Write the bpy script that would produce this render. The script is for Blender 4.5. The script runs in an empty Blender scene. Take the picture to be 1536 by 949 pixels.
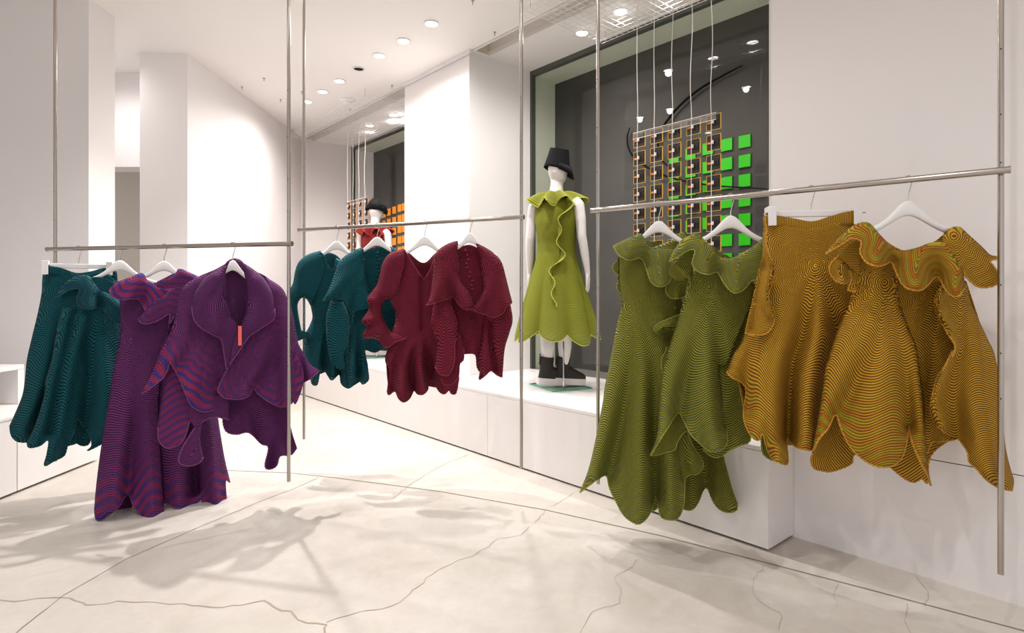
import bpy, math, random
import numpy as np
from mathutils import Vector, Matrix
from mathutils.geometry import delaunay_2d_cdt

scene = bpy.context.scene
COL = scene.collection
random.seed(4)
rng = np.random.default_rng(4)

# ---------------------------------------------------------------- camera
F, CX, HY, HC = 880.0, 768.0, 440.0, 1.22        # focal length, principal column, horizon row (px of 1536x949), eye height (m)
cd = bpy.data.cameras.new('camera')
cam = bpy.data.objects.new('camera', cd); COL.objects.link(cam)
cd.sensor_width = 36.0; cd.sensor_fit = 'HORIZONTAL'
cd.lens = F / 1536 * 36
cd.shift_y = -(474.5 - HY) / 1536
cd.clip_start = 0.05
cam.location = (0, 0, HC); cam.rotation_euler = (math.pi / 2, 0, 0)
scene.camera = cam

# ---------------------------------------------------------------- world, exposure
wd = bpy.data.worlds.new('shop_ambience'); scene.world = wd; wd.use_nodes = True
wb = wd.node_tree.nodes['Background']
wb.inputs[0].default_value = (0.985, 0.965, 0.985, 1); wb.inputs[1].default_value = 0.55
vs = scene.view_settings
vs.view_transform = 'Standard'; vs.look = 'None'; vs.gamma = 1.0; vs.use_curve_mapping = False
vs.exposure = 0.60
SPOT_W = 34.0

# ---------------------------------------------------------------- helpers
def lin(r, g, b):
    f = lambda c: (c / 255 / 12.92) if c / 255 <= 0.04045 else ((c / 255 + 0.055) / 1.055) ** 2.4
    return (f(r), f(g), f(b), 1.0)

def mat(name, rgb, rough=0.5, metal=0.0, spec=0.5, **kw):
    m = bpy.data.materials.new(name); m.use_nodes = True
    p = m.node_tree.nodes['Principled BSDF']
    p.inputs['Base Color'].default_value = lin(*rgb)
    p.inputs['Roughness'].default_value = rough
    p.inputs['Metallic'].default_value = metal
    p.inputs['Specular IOR Level'].default_value = spec
    for k, v in kw.items():
        p.inputs[k.replace('_', ' ')].default_value = v
    return m

def painted(name, rgb, var=0.03, rough=0.6):
    """white paint with faint procedural unevenness"""
    m = mat(name, rgb, rough)
    nt = m.node_tree; p = nt.nodes['Principled BSDF']
    tc = nt.nodes.new('ShaderNodeTexCoord'); n = nt.nodes.new('ShaderNodeTexNoise')
    n.inputs['Scale'].default_value = 1.7; n.inputs['Detail'].default_value = 4
    nt.links.new(tc.outputs['Object'], n.inputs['Vector'])
    mx = nt.nodes.new('ShaderNodeMix'); mx.data_type = 'RGBA'
    c = lin(*rgb)
    mx.inputs[6].default_value = c
    mx.inputs[7].default_value = (c[0] * (1 - var), c[1] * (1 - var), c[2] * (1 - var), 1)
    nt.links.new(n.outputs['Fac'], mx.inputs[0]); nt.links.new(mx.outputs[2], p.inputs['Base Color'])
    return m

def emit(name, rgb, s):
    m = bpy.data.materials.new(name); m.use_nodes = True
    p = m.node_tree.nodes['Principled BSDF']
    p.inputs['Emission Color'].default_value = (*rgb, 1); p.inputs['Emission Strength'].default_value = s
    return m

def tag(o, label=None, cat=None, group=None, kind=None):
    if label: o['label'] = label
    if cat: o['category'] = cat
    if group: o['group'] = group
    if kind: o['kind'] = kind
    return o

def empty(name, loc=(0, 0, 0), rz=0.0):
    o = bpy.data.objects.new(name, None); COL.objects.link(o)
    o.location = loc; o.rotation_euler = (0, 0, rz); o.empty_display_size = 0.05
    return o

def link(name, me, m, parent=None, smooth=False, loc=None, rz=None):
    o = bpy.data.objects.new(name, me); COL.objects.link(o)
    if m is not None and not me.materials: me.materials.append(m)
    if smooth: me.shade_smooth()
    if parent: o.parent = parent
    if loc is not None: o.location = loc
    if rz is not None: o.rotation_euler = (0, 0, rz)
    return o

class MB:
    """collects vertices and faces for ONE mesh object"""
    def __init__(s): s.v = []; s.f = []
    def add(s, vs, fs):
        k = len(s.v); s.v += [tuple(map(float, v)) for v in vs]; s.f += [tuple(i + k for i in f) for f in fs]; return s
    def hexa(s, p):                       # 8 corners: bottom ring then top ring
        return s.add(p, [(3, 2, 1, 0), (4, 5, 6, 7), (0, 1, 5, 4), (1, 2, 6, 5), (2, 3, 7, 6), (3, 0, 4, 7)])
    def box(s, x0, x1, y0, y1, z0, z1):
        return s.hexa([(x0, y0, z0), (x1, y0, z0), (x1, y1, z0), (x0, y1, z0), (x0, y0, z1), (x1, y0, z1), (x1, y1, z1), (x0, y1, z1)])
    def prism(s, poly, z0, z1):           # counter-clockwise floor polygon
        n = len(poly)
        return s.add([(x, y, z0) for x, y in poly] + [(x, y, z1) for x, y in poly],
                     [tuple(range(n - 1, -1, -1)), tuple(range(n, 2 * n))] + [(i, (i + 1) % n, n + (i + 1) % n, n + i) for i in range(n)])
    def tube(s, pts, r, n=8, cap=True, rope=0.0):
        pts = [Vector(p) for p in pts]; m = len(pts)
        rs = r if isinstance(r, (list, tuple)) else [r] * m
        t0 = (pts[1] - pts[0]).normalized()
        nrm = t0.orthogonal().normalized(); vs = []; acc = 0.0
        for i, p in enumerate(pts):
            t = (pts[min(i + 1, m - 1)] - pts[max(i - 1, 0)])
            if t.length < 1e-9: t = t0
            t.normalize(); nrm = nrm - t * nrm.dot(t)
            if nrm.length < 1e-6: nrm = t.orthogonal()
            nrm.normalize(); b = t.cross(nrm)
            if i: acc += (pts[i] - pts[i - 1]).length
            for k in range(n):
                a = 2 * math.pi * k / n
                rr = rs[i] * (1 + rope * math.sin(2 * a + acc * 2 * math.pi / 0.018))
                vs.append(p + (nrm * math.cos(a) + b * math.sin(a)) * rr)
        fs = [(i * n + k, i * n + (k + 1) % n, (i + 1) * n + (k + 1) % n, (i + 1) * n + k) for i in range(m - 1) for k in range(n)]
        if cap: fs += [tuple(range(n - 1, -1, -1)), tuple(range((m - 1) * n, m * n))]
        return s.add(vs, fs)
    def cyl(s, c, r, z0, z1, n=24): return s.tube([(c[0], c[1], z0), (c[0], c[1], z1)], r, n)
    def lathe(s, prof, n=32, c=(0, 0, 0), sx=1.0, sy=1.0):
        vs = [(c[0] + sx * r * math.cos(2 * math.pi * k / n), c[1] + sy * r * math.sin(2 * math.pi * k / n), c[2] + z) for r, z in prof for k in range(n)]
        m = len(prof)
        fs = [(i * n + k, i * n + (k + 1) % n, (i + 1) * n + (k + 1) % n, (i + 1) * n + k) for i in range(m - 1) for k in range(n)]
        fs += [tuple(range(n - 1, -1, -1)), tuple(range((m - 1) * n, m * n))]
        return s.add(vs, fs)
    def mesh(s, name):
        me = bpy.data.meshes.new(name); me.from_pydata(s.v, [], s.f); me.validate(); me.update(); return me
    def build(s, name, m, parent=None, smooth=False, bevel=0.0, loc=None, rz=None):
        o = link(name, s.mesh(name), m, parent, smooth, loc, rz)
        if bevel:
            b = o.modifiers.new('bevel', 'BEVEL'); b.width = bevel; b.segments = 2; b.limit_method = 'ANGLE'
        if smooth and not bevel:
            try: s_auto(o)
            except Exception: pass
        return o
def s_auto(o):
    o.data.set_sharp_from_angle(angle=math.radians(40))

def at_z(px, py, z):                      # pixel on a horizontal plane -> world
    d = (z - HC) * F / (HY - py); return ((px - CX) / F * d, d, z)

# facade frame: s runs away along the window wall, o points out to the street
B0 = (1.21, 2.767); SD = (-0.657, 0.754); OD = (0.754, 0.657)
def fac(s, o, z=None):
    x, y = B0[0] + s * SD[0] + o * OD[0], B0[1] + s * SD[1] + o * OD[1]
    return (x, y) if z is None else (x, y, z)
def fpoly(s0, s1, o0, o1): return [fac(s0, o0), fac(s0, o1), fac(s1, o1), fac(s1, o0)]
def fhit(px, py, o):                      # pixel on the vertical plane o = const -> s, z
    a = (px - CX) / F
    bx, by = fac(0, o)
    s = (bx - a * by) / (a * SD[1] - SD[0]); d = by + s * SD[1]
    return s, HC + (HY - py) / F * d
FYAW = math.atan2(-SD[1], -SD[0])         # local x = right along the wall (s decreasing), local y = outward

# ---------------------------------------------------------------- materials of the setting
M = {}
M['wall'] = painted('white_wall_paint', (245, 241, 240))
M['ceil'] = painted('white_ceiling_paint', (246, 242, 239), 0.02)
M['beige'] = painted('beige_wall_paint', (222, 214, 202))
M['bench'] = mat('white_lacquer', (240, 236, 234), 0.35)
M['gap'] = mat('dark_joint', (70, 62, 56), 0.9)
M['reveal'] = painted('grey_green_reveal', (206, 212, 192), 0.05, 0.4)
M['sill'] = painted('grey_sill', (128, 126, 122), 0.08, 0.3)
M['frame'] = mat('dark_window_frame', (88, 92, 84), 0.4, 0.3)
M['slot'] = painted('cream_slot', (226, 214, 196))
M['steel'] = mat('brushed_steel', (184, 177, 170), 0.2, 1.0)
M['chrome'] = mat('chrome_wire', (215, 212, 208), 0.12, 1.0)
M['plastic'] = mat('white_plastic', (238, 235, 234), 0.3)
M['mann'] = mat('white_mannequin_gloss', (238, 233, 232), 0.35)
M['black'] = mat('black_felt', (9, 8, 10), 0.85, 0.0, 0.2)
M['boot'] = mat('black_suede', (38, 35, 33), 0.7)
M['sole'] = mat('white_rubber', (232, 222, 222), 0.5)
M['dark'] = mat('dark_hole', (14, 13, 12), 0.9)

def glass_dark():
    m = bpy.data.materials.new('dark_night_window_glass'); m.use_nodes = True
    nt = m.node_tree; p = nt.nodes['Principled BSDF']
    n = nt.nodes.new('ShaderNodeTexNoise'); n.inputs['Scale'].default_value = 1.3; n.inputs['Detail'].default_value = 6
    tc = nt.nodes.new('ShaderNodeTexCoord'); nt.links.new(tc.outputs['Object'], n.inputs['Vector'])
    r = nt.nodes.new('ShaderNodeValToRGB')
    r.color_ramp.elements[0].color = lin(66, 64, 62); r.color_ramp.elements[0].position = 0.3
    r.color_ramp.elements[1].color = lin(80, 78, 73); r.color_ramp.elements[1].position = 0.75
    nt.links.new(n.outputs['Fac'], r.inputs[0]); nt.links.new(r.outputs[0], p.inputs['Base Color'])
    p.inputs['Roughness'].default_value = 0.015; p.inputs['IOR'].default_value = 1.5
    return m
M['glass'] = glass_dark()

def clear_glass(name, tint, refl=0.12):
    m = bpy.data.materials.new(name); m.use_nodes = True; nt = m.node_tree; nt.nodes.clear()
    o = nt.nodes.new('ShaderNodeOutputMaterial'); mx = nt.nodes.new('ShaderNodeMixShader')
    t = nt.nodes.new('ShaderNodeBsdfTransparent'); g = nt.nodes.new('ShaderNodeBsdfGlossy')
    t.inputs[0].default_value = tint; g.inputs['Roughness'].default_value = 0.03
    mx.inputs[0].default_value = refl
    nt.links.new(t.outputs[0], mx.inputs[1]); nt.links.new(g.outputs[0], mx.inputs[2]); nt.links.new(mx.outputs[0], o.inputs[0])
    return m
M['plate'] = clear_glass('clear_base_glass', (0.86, 0.95, 0.92, 1))
M['plate_edge'] = mat('green_glass_edge', (70, 170, 140), 0.15)
M['acryl'] = clear_glass('clear_acrylic', (0.95, 0.95, 0.95, 1), 0.2)

def concrete():
    m = bpy.data.materials.new('polished_concrete'); m.use_nodes = True
    nt = m.node_tree; p = nt.nodes['Principled BSDF']; L = nt.links.new
    tc = nt.nodes.new('ShaderNodeTexCoord')
    def noise(s, d, rough=0.6, dist=0.0):
        n = nt.nodes.new('ShaderNodeTexNoise'); n.inputs['Scale'].default_value = s; n.inputs['Detail'].default_value = d
        n.inputs['Roughness'].default_value = rough; n.inputs['Distortion'].default_value = dist
        L(tc.outputs['Object'], n.inputs['Vector']); return n
    def ramp(n, a, b, ca, cb):
        r = nt.nodes.new('ShaderNodeValToRGB'); e = r.color_ramp.elements
        e[0].position = a; e[0].color = ca; e[1].position = b; e[1].color = cb; L(n.outputs['Fac'], r.inputs[0]); return r
    def mul(a, b, f=1.0):
        x = nt.nodes.new('ShaderNodeMix'); x.data_type = 'RGBA'; x.blend_type = 'MULTIPLY'; x.inputs[0].default_value = f
        L(a, x.inputs[6]); L(b, x.inputs[7]); return x.outputs[2]
    c = ramp(noise(0.9, 8, 0.62, 0.6), 0.32, 0.68, lin(200, 193, 184), lin(216, 210, 203)).outputs[0]
    c = mul(c, ramp(noise(3.2, 9, 0.7, 1.2), 0.30, 0.62, (0.92, 0.91, 0.89, 1), (1, 1, 1, 1)).outputs[0])
    c = mul(c, ramp(noise(26, 6, 0.8), 0.25, 0.6, (0.93, 0.92, 0.90, 1), (1, 1, 1, 1)).outputs[0])
    c = mul(c, ramp(noise(0.55, 5, 0.6, 2.2), 0.30, 0.40, (0.85, 0.835, 0.81, 1), (1, 1, 1, 1)).outputs[0])
    L(c, p.inputs['Base Color'])
    rr = ramp(noise(2.0, 5), 0.3, 0.7, (0.34, 0.34, 0.34, 1), (0.55, 0.55, 0.55, 1)); L(rr.outputs[0], p.inputs['Roughness'])
    b = nt.nodes.new('ShaderNodeBump'); b.inputs['Strength'].default_value = 0.05; b.inputs['Distance'].default_value = 0.01
    L(noise(9, 7).outputs['Fac'], b.inputs['Height']); L(b.outputs[0], p.inputs['Normal'])
    return m
M['floor'] = concrete()
M['crack'] = mat('crack_shadow_brown', (172, 158, 142), 0.9)  # brown-grey tone of the cracks
M['joint'] = mat('floor_joint_dark', (140, 126, 112), 0.9)

# ---------------------------------------------------------------- setting
CH = 3.38
def struct(name, mb, m, parent=None, **k):
    o = mb.build(name, m, parent, **k)
    if not parent: o['kind'] = 'structure'
    return o

floor = struct('floor', MB().box(-6, 7.5, -3.5, 10.5, -0.12, 0.0), M['floor'])
# ceiling with two recessed slots over the window bays
ce = MB()
ce.prism([fac(-6.5, 0.42), fac(8.6, 0.42), (-6.2, 10.4), (-6.2, -3.5), (4.0, -3.5)], CH, CH + 0.12)
for s0, s1 in ((2.86, 4.02),): ce.prism(fpoly(s0, s1, 0.42, 0.61), CH, CH + 0.12)
ce.prism(fpoly(-6.5, 8.6, 0.61, 2.2), CH, CH + 0.12)
ceiling = struct('ceiling', ce, M['ceil'])
for i, (s0, s1) in enumerate(((-0.2, 2.86), (4.02, 6.8))):
    mb = MB(); mb.prism(fpoly(s0, s1, 0.42, 0.61), CH + 0.10, CH + 0.12)
    mb.prism(fpoly(s1 - 0.005, s1, 0.42, 0.61), CH, CH + 0.1)
    o = mb.build('slot_lining', M['slot'], ceiling)
    for oo in (0.425, 0.600):
        MB().prism(fpoly(s0, s1, oo, oo + 0.012), CH - 0.014, CH + 0.03).build('slot_rail', M['plastic'], ceiling)
struct('trim_1', MB().prism(fpoly(2.86, 4.02, 0.385, 0.41), CH - 0.028, CH), M['plastic'])

# window wall: right wall, pier, end wall
wr = empty('wall_right'); wr['kind'] = 'structure'
MB().prism(fpoly(-6.5, 0.12, 0.275, 1.6), 0, CH).build('core', M['gap'], wr)
for z0, z1 in ((0.0, 0.508), (0.512, CH)):
    MB().prism(fpoly(-6.5, 0.12, 0.27, 0.30), z0, z1).build('panel', M['wall'], wr)
MB().prism(fpoly(0.115, 0.125, 0.27, 1.6), 0.49, CH).build('return_panel', M['wall'], wr)
struct('wall_pier', MB().prism(fpoly(2.90, 4.01, 0.417, 1.155), 0, CH), M['wall'])
struct('wall_end', MB().prism([fac(6.77, 1.6), fac(6.95, 1.6), fac(6.95, -0.2), fac(6.77, -0.2)], 0, CH), M['wall'])

# left side
struct('wall_left', MB().box(-3.35, -2.92, 5.28, 8.7, 0, CH), M['wall'])
struct('wall_column', MB().box(-6.0, -3.1, 4.296, 4.58, 0, CH), M['wall'])
struct('wall_side', MB().box(-6.0, -5.8, -3.5, 4.3, 0, CH), M['wall'])
struct('wall_passage', MB().box(-6.0, -3.3, 6.9, 7.1, 0, CH), M['beige'])
struct('trim_2', MB().box(-6.0, -3.35, 5.75, 6.0, 2.46, CH), M['wall'])

# windows
def window(idx, s0, s1):
    w = empty('window_%d' % idx); w['kind'] = 'structure'
    for (a, b, z0, z1) in ((s1 - 0.05, s1, 0.485, CH), (s0, s0 + 0.05, 0.485, CH)):
        MB().prism(fpoly(a, b, 1.158, 1.21), z0, z1).build('frame_post', M['frame'], w)
    MB().prism(fpoly(s0, s1, 1.158, 1.21), CH - 0.045, CH).build('frame_head', M['frame'], w)
    MB().prism(fpoly(s1 - 0.01, s1 + 0.06, 1.21, 1.56), 0.3, CH).build('reveal', M['reveal'], w)
    MB().prism(fpoly(s0 - 0.06, s0 + 0.01, 1.21, 1.56), 0.3, CH).build('reveal', M['reveal'], w)
    MB().prism(fpoly(s0, s1, 1.21, 1.56), CH - 0.035, CH).build('reveal_head', M['reveal'], w)
    MB().prism(fpoly(s0, s1, 1.157, 1.56), 0.3, 0.487).build('sill', M['sill'], w)
    MB().prism(fpoly(s0, s1, 1.52, 1.54), 0.487, CH - 0.035).build('pane', M['glass'], w)
    return w
window(1, -0.1, 2.93); window(2, 3.98, 6.80)

# window bench
bench = tag(empty('window_bench', fac(0, 0, 0)), 'long white built-in bench under the dark display windows', 'bench')
def bprism(name, s0, s1, o0, o1, z0, z1, m):
    o = MB().prism(fpoly(s0, s1, o0, o1), z0, z1).build(name, m, None, bevel=0.002)
    o.parent = bench; o.matrix_parent_inverse = Matrix.Translation(bench.location).inverted()
    return o
bprism('carcass', 0.02, 6.77, 0.012, 0.41, 0.02, 0.465, M['gap'])
for a, b in ((0.0, 2.12), (2.12, 4.24), (4.24, 6.36), (6.36, 6.77)):
    bprism('front_panel', a + 0.0015, b - 0.0015, 0.0, 0.02, 0.012, 0.468, M['bench'])
bprism('end_panel', 0.0, 0.02, 0.021, 0.268, 0.012, 0.468, M['bench'])
mb = MB(); mb.prism([fac(0.0, 0.0), fac(0.0, 0.268), fac(0.126, 0.268), fac(0.126, 1.156), fac(2.898, 1.156), fac(2.898, 0.415), fac(4.012, 0.415), fac(4.012, 1.156), fac(6.77, 1.156), fac(6.77, 0.0)], 0.47, 0.49)
o = mb.build('bench_top', M['bench']); o.parent = bench; o.matrix_parent_inverse = Matrix.Translation(bench.location).inverted()

# floor joints and cracks, as narrow sunken-looking strips lying on the slab
def strip(name, pts, wd_, m, jag=0.0, z=0.0012):
    P = [np.array(at_z(x, y, 0.0)[:2]) for x, y in pts]
    Q = []
    for a, b in zip(P[:-1], P[1:]):
        n = max(2, int(np.linalg.norm(b - a) / 0.035)) if jag else 6
        for k in range(n): Q.append(a + (b - a) * k / n)
    Q.append(P[-1]); Q = np.array(Q)
    if jag: Q[1:-1] += rng.normal(0, jag, Q[1:-1].shape)
    vs, fs = [], []
    for i, q in enumerate(Q):
        t = Q[min(i + 1, len(Q) - 1)] - Q[max(i - 1, 0)]; t /= np.linalg.norm(t) + 1e-9
        nn = np.array([-t[1], t[0]]); ww = wd_ * (0.5 if not jag else 0.28 * (0.4 + rng.random()))
        vs += [(*(q + nn * ww), z), (*(q - nn * ww), z)]
    for i in range(len(Q) - 1): fs.append((2 * i, 2 * i + 1, 2 * i + 3, 2 * i + 2))
    mb = MB(); mb.add(vs, fs)
    return mb.build(name, m, floor)
strip('expansion_joint', [(330, 705), (433, 709), (500, 716), (660, 737), (820, 765), (990, 803), (1150, 844), (1300, 883), (1420, 915), (1536, 946), (1640, 975)], 0.009, M['joint'])
strip('expansion_joint', [(0, 968), (24, 949), (95, 893), (190, 838), (300, 790), (390, 752), (440, 733), (478, 716)], 0.007, M['joint'], 0.001)
strip('crack', [(-20, 896), (20, 902), (60, 897), (92, 895), (130, 908), (180, 903), (230, 903), (300, 909), (350, 908), (396, 902), (420, 916), (440, 922), (460, 934), (490, 935), (484, 960)], 0.012, M['crack'], 0.006)
strip('crack', [(490, 933), (540, 919), (600, 905), (618, 885), (640, 867), (665, 850), (712, 833), (748, 808), (782, 802), (808, 778), (818, 764)], 0.007, M['crack'], 0.006)
strip('crack', [(818, 764), (845, 750), (868, 734)], 0.004, M['crack'], 0.004)
strip('crack', [(590, 748), (612, 728), (640, 712), (668, 695), (705, 681)], 0.009, M['crack'], 0.005)
strip('crack', [(870, 950), (890, 917), (928, 905), (932, 890), (922, 866), (944, 852), (956, 838)], 0.004, M['crack'], 0.005)
strip('crack', [(1150, 846), (1130, 868), (1127, 890), (1143, 906), (1170, 918), (1168, 945)], 0.004, M['crack'], 0.005)
strip('crack', [(1360, 905), (1357, 930), (1366, 950)], 0.004, M['crack'], 0.004)
strip('crack', [(1375, 865), (1392, 893), (1388, 910)], 0.004, M['crack'], 0.004)
strip('crack', [(1258, 876), (1252, 893), (1256, 910)], 0.003, M['crack'], 0.004)

# low white display units by the column
def unit(name, label, parts, base):
    e = tag(empty(name, base), label, 'cabinet')
    for pn, b, m in parts:
        o = MB().box(*b).build(pn, m, None, bevel=0.002); o.parent = e; o.matrix_parent_inverse = Matrix.Translation(base).inverted()
    return e
unit('display_plinth', 'low white plinth directly in front of the white column', [('body', (-3.75, -3.05, 3.585, 4.29, 0.015, 0.46), M['bench']), ('front_panel', (-3.048, -3.02, 3.585, 4.29, 0.015, 0.46), M['bench']), ('top', (-3.75, -3.015, 3.583, 4.292, 0.461, 0.48), M['bench'])], (-3.4, 3.95, 0))
unit('display_plinth', 'low white plinth carrying the open shelf box', [('body', (-4.4, -3.05, 2.3, 3.578, 0.015, 0.46), M['bench']), ('front_panel', (-3.048, -3.02, 2.3, 3.578, 0.015, 0.46), M['bench']), ('top', (-4.4, -3.015, 2.3, 3.58, 0.461, 0.48), M['bench'])], (-3.7, 2.95, 0))
unit('shelf_box', 'white open-fronted shelf box with grey inside on the plinths', [
    ('top', (-4.2, -3.30, 2.35, 3.97, 0.712, 0.742), M['bench']), ('back', (-4.2, -4.17, 2.35, 3.97, 0.4815, 0.711), M['bench']),
    ('side', (-4.168, -3.30, 3.92, 3.97, 0.4815, 0.711), M['bench']), ('side', (-4.168, -3.30, 2.35, 2.40, 0.4815, 0.711), M['bench'])], (-3.7, 2.95, 0.48))

# ---------------------------------------------------------------- ceiling fittings
lens_m = emit('downlight_lens', (1.0, 0.95, 0.88), 14.0)
def downlight(x, y, label, group, z=CH, lit=True, power=SPOT_W, size=165, lens=True, aim=None):
    e = tag(empty('downlight', (x, y, z)), label, 'ceiling light', group)
    MB().lathe([(0.058, -0.001), (0.062, -0.006), (0.050, -0.008), (0.046, -0.002)], 24).build('trim_ring', M['plastic'], e, True)
    MB().lathe([(0.045, -0.003), (0.030, -0.005), (0.002, -0.0055)], 24).build('lens', lens_m if lit else M['dark'], e, True)
    if lit and power:
        ld = bpy.data.lights.new('spot', 'SPOT'); ld.energy = power; ld.spot_size = math.radians(size); ld.spot_blend = 1.0
        ld.color = (1.0, 0.965, 0.945); ld.shadow_soft_size = 0.03
        lo = bpy.data.objects.new('lamp', ld); COL.objects.link(lo); lo.parent = e; lo.location = (0, 0, -0.03)
        if aim:
            v = Vector(aim) - Vector((x, y, z)); lo.rotation_euler = v.to_track_quat('-Z', 'Y').to_euler()
    return e
for (px, py), w_ in zip(((647, 35), (605, 61), (569, 83), (509, 121), (484, 137), (461, 152)),
        ('third from the unlit hole, towards the shop front', 'second from the unlit hole, towards the shop front', 'beside the unlit hole, towards the shop front',
         'beside the unlit hole, towards the end wall', 'second from the unlit hole, towards the end wall', 'third from the unlit hole, towards the end wall')):
    x, y, _ = at_z(px, py, CH); downlight(x, y, 'lit downlight in the ceiling row, ' + w_, 'downlights in the ceiling row')
x, y, _ = at_z(538, 103, CH); downlight(x, y, 'unlit black downlight hole in the row of lit downlights', None, lit=False)
for px, py, w_ in ((873, 49, 'lime dressed'), (602, 170, 'red dressed')):
    x, y, _ = at_z(px, py, CH); downlight(x, y, 'small round downlight in the niche ceiling by the %s mannequin' % w_, None, power=26)
OV = 'round recessed downlight in the ceiling over the front of the shop'  # unseen; first lamp follows the rack shadow, the rest added to brighten
for x, y, pw in ((-1.75, 4.05, 185), (-2.4, 1.9, 48), (-0.3, 2.2, 40), (0.5, 0.9, 34), (-1.2, 0.3, 45), (1.6, -0.4, 36), (-0.3, -1.3, 45), (0.0, 4.0, 70)):
    downlight(x, y, OV, 'downlights over the front of the shop', power=pw, size=150 if pw < 100 else 110)
downlight(-3.75, 5.15, 'round downlight in the ceiling of the side passage', None, power=22, size=165)  # unseen lamp, added to brighten the dark passage
for s, o, w_ in ((1.55, 0.85, 'green'), (1.15, 0.9, 'green'), (0.6, 0.9, 'green'), (5.6, 0.85, 'orange'), (5.0, 0.85, 'orange')):
    x, y = fac(s, o); downlight(x, y, 'bright display spotlight above the wire grid of the %s-squared window' % w_, 'spotlights of the %s-squared window' % w_, power=30, size=110)
x, y, _ = at_z(521, 149, CH)
sd = tag(empty('smoke_detector', (x, y, CH)), 'round white smoke detector on the ceiling near the downlight row', 'detector')
MB().lathe([(0.085, 0.0), (0.085, -0.015), (0.07, -0.03), (0.001, -0.031)], 28).build('base', M['plastic'], sd, True)
MB().lathe([(0.05, -0.030), (0.045, -0.05), (0.02, -0.058), (0.001, -0.058)], 28).build('sensor', M['plastic'], sd, True)
for px, py in ((363, 130), (396, 117), (421, 149), (453, 137), (588, 128), (742, 48), (709, 1), (525, 163)):
    x, y, _ = at_z(px, py, CH)
    e = tag(empty('ceiling_hook', (x, y, CH)), 'tiny metal hook screwed into the white ceiling', 'hook', 'ceiling hooks')
    MB().lathe([(0.012, 0), (0.012, -0.004), (0.005, -0.006), (0.004, -0.03), (0.001, -0.032)], 10).build('shank', M['steel'], e, True)

def wire_grid(s0, s1, o0, o1, z, label):
    e = tag(empty('wire_grid', fac((s0 + s1) / 2, (o0 + o1) / 2, z), FYAW), label, 'grid panel')
    L, W = (s1 - s0) / 2, (o1 - o0) / 2
    mb = MB(); n = int((s1 - s0) / 0.055)
    for i in range(n + 1):
        x = -L + 2 * L * i / n; mb.tube([(x, -W, 0), (x, W, 0)], 0.0022, 5)
    n = int((o1 - o0) / 0.055)
    for i in range(n + 1):
        y = -W + 2 * W * i / n; mb.tube([(-L, y, 0.004), (L, y, 0.004)], 0.0022, 5)
    mb.build('grid_wires', M['plastic'], e)
    for sx in (-1, 1):
        for sy in (-1, 1):
            MB().tube([(sx * L * 0.92, sy * W * 0.9, 0), (sx * L * 0.92, sy * W * 0.9, CH - z)], 0.002, 6).build('suspension_wire', M['steel'], e)
    return e
wire_grid(0.15, 1.9, 0.12, 1.05, 3.30, 'white wire grid hung under the ceiling above the green-squared window')
wire_grid(4.3, 6.5, 0.12, 1.05, 3.30, 'white wire grid hung under the ceiling above the orange-squared window')

# ---------------------------------------------------------------- hanging racks
def rack(label, Lp, Rp, zr, zb, over):
    """two poles dropped from the ceiling and a rod between them; returns a px -> (x, y) map along the rod"""
    L, R = np.array(Lp), np.array(Rp); d = (R - L) / np.linalg.norm(R - L); ln = np.linalg.norm(R - L)
    e = tag(empty('hanging_rack', (Lp[0], Lp[1], zb), math.atan2(d[1], d[0])), label, 'clothes rack')
    for x in (0.0, ln):
        MB().tube([(x, 0, 0), (x, 0, CH - zb)], 0.0095, 14).build('pole', M['steel'], e, True)
        MB().lathe([(0.022, CH - zb), (0.022, CH - zb - 0.008), (0.010, CH - zb - 0.01)], 20, (x, 0, 0)).build('ceiling_flange', M['steel'], e, True)
        for z in (0.62, 0.78, 1.02, 1.45, 1.62, 1.85, 2.1):
            MB().tube([(x, -0.0085, z), (x, -0.0103, z)], 0.0025, 8).build('pin_hole', M['dark'], e)
    yr = -0.0225
    MB().tube([(-over, yr, zr - zb), (ln + over, yr, zr - zb)], 0.0125, 18).build('rod', M['steel'], e, True)
    for x, sg in ((-over, -1), (ln + over, 1)):
        MB().tube([(x, yr, zr - zb), (x + sg * 0.006, yr, zr - zb)], 0.0137, 18).build('end_cap', M['steel'], e, True)
    off = np.array([d[1], -d[0]]) * 0.0225
    def on(px):
        a = (px - CX) / F; A = L + off
        t = (A[0] - a * A[1]) / (a * d[1] - d[0]); return tuple(A + d * t)
    return on
Z_R, Z_M, Z_L = HC + 0.43, HC + 0.43, HC + 0.265
rodL = rack('hanging steel rack with the teal skirt and purple jacket', (-2.751, 3.534), (-1.20, 3.154), Z_L, 0.21, 0.03)
rodM = rack('hanging steel rack with the burgundy clothes', (-1.415, 3.99), (0.053, 3.333), Z_M, 0.23, 0.02)
rodR = rack('hanging steel rack with the green and gold clothes', (0.448, 3.055), (1.725, 2.0706), Z_R, 0.23, 0.02)

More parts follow.
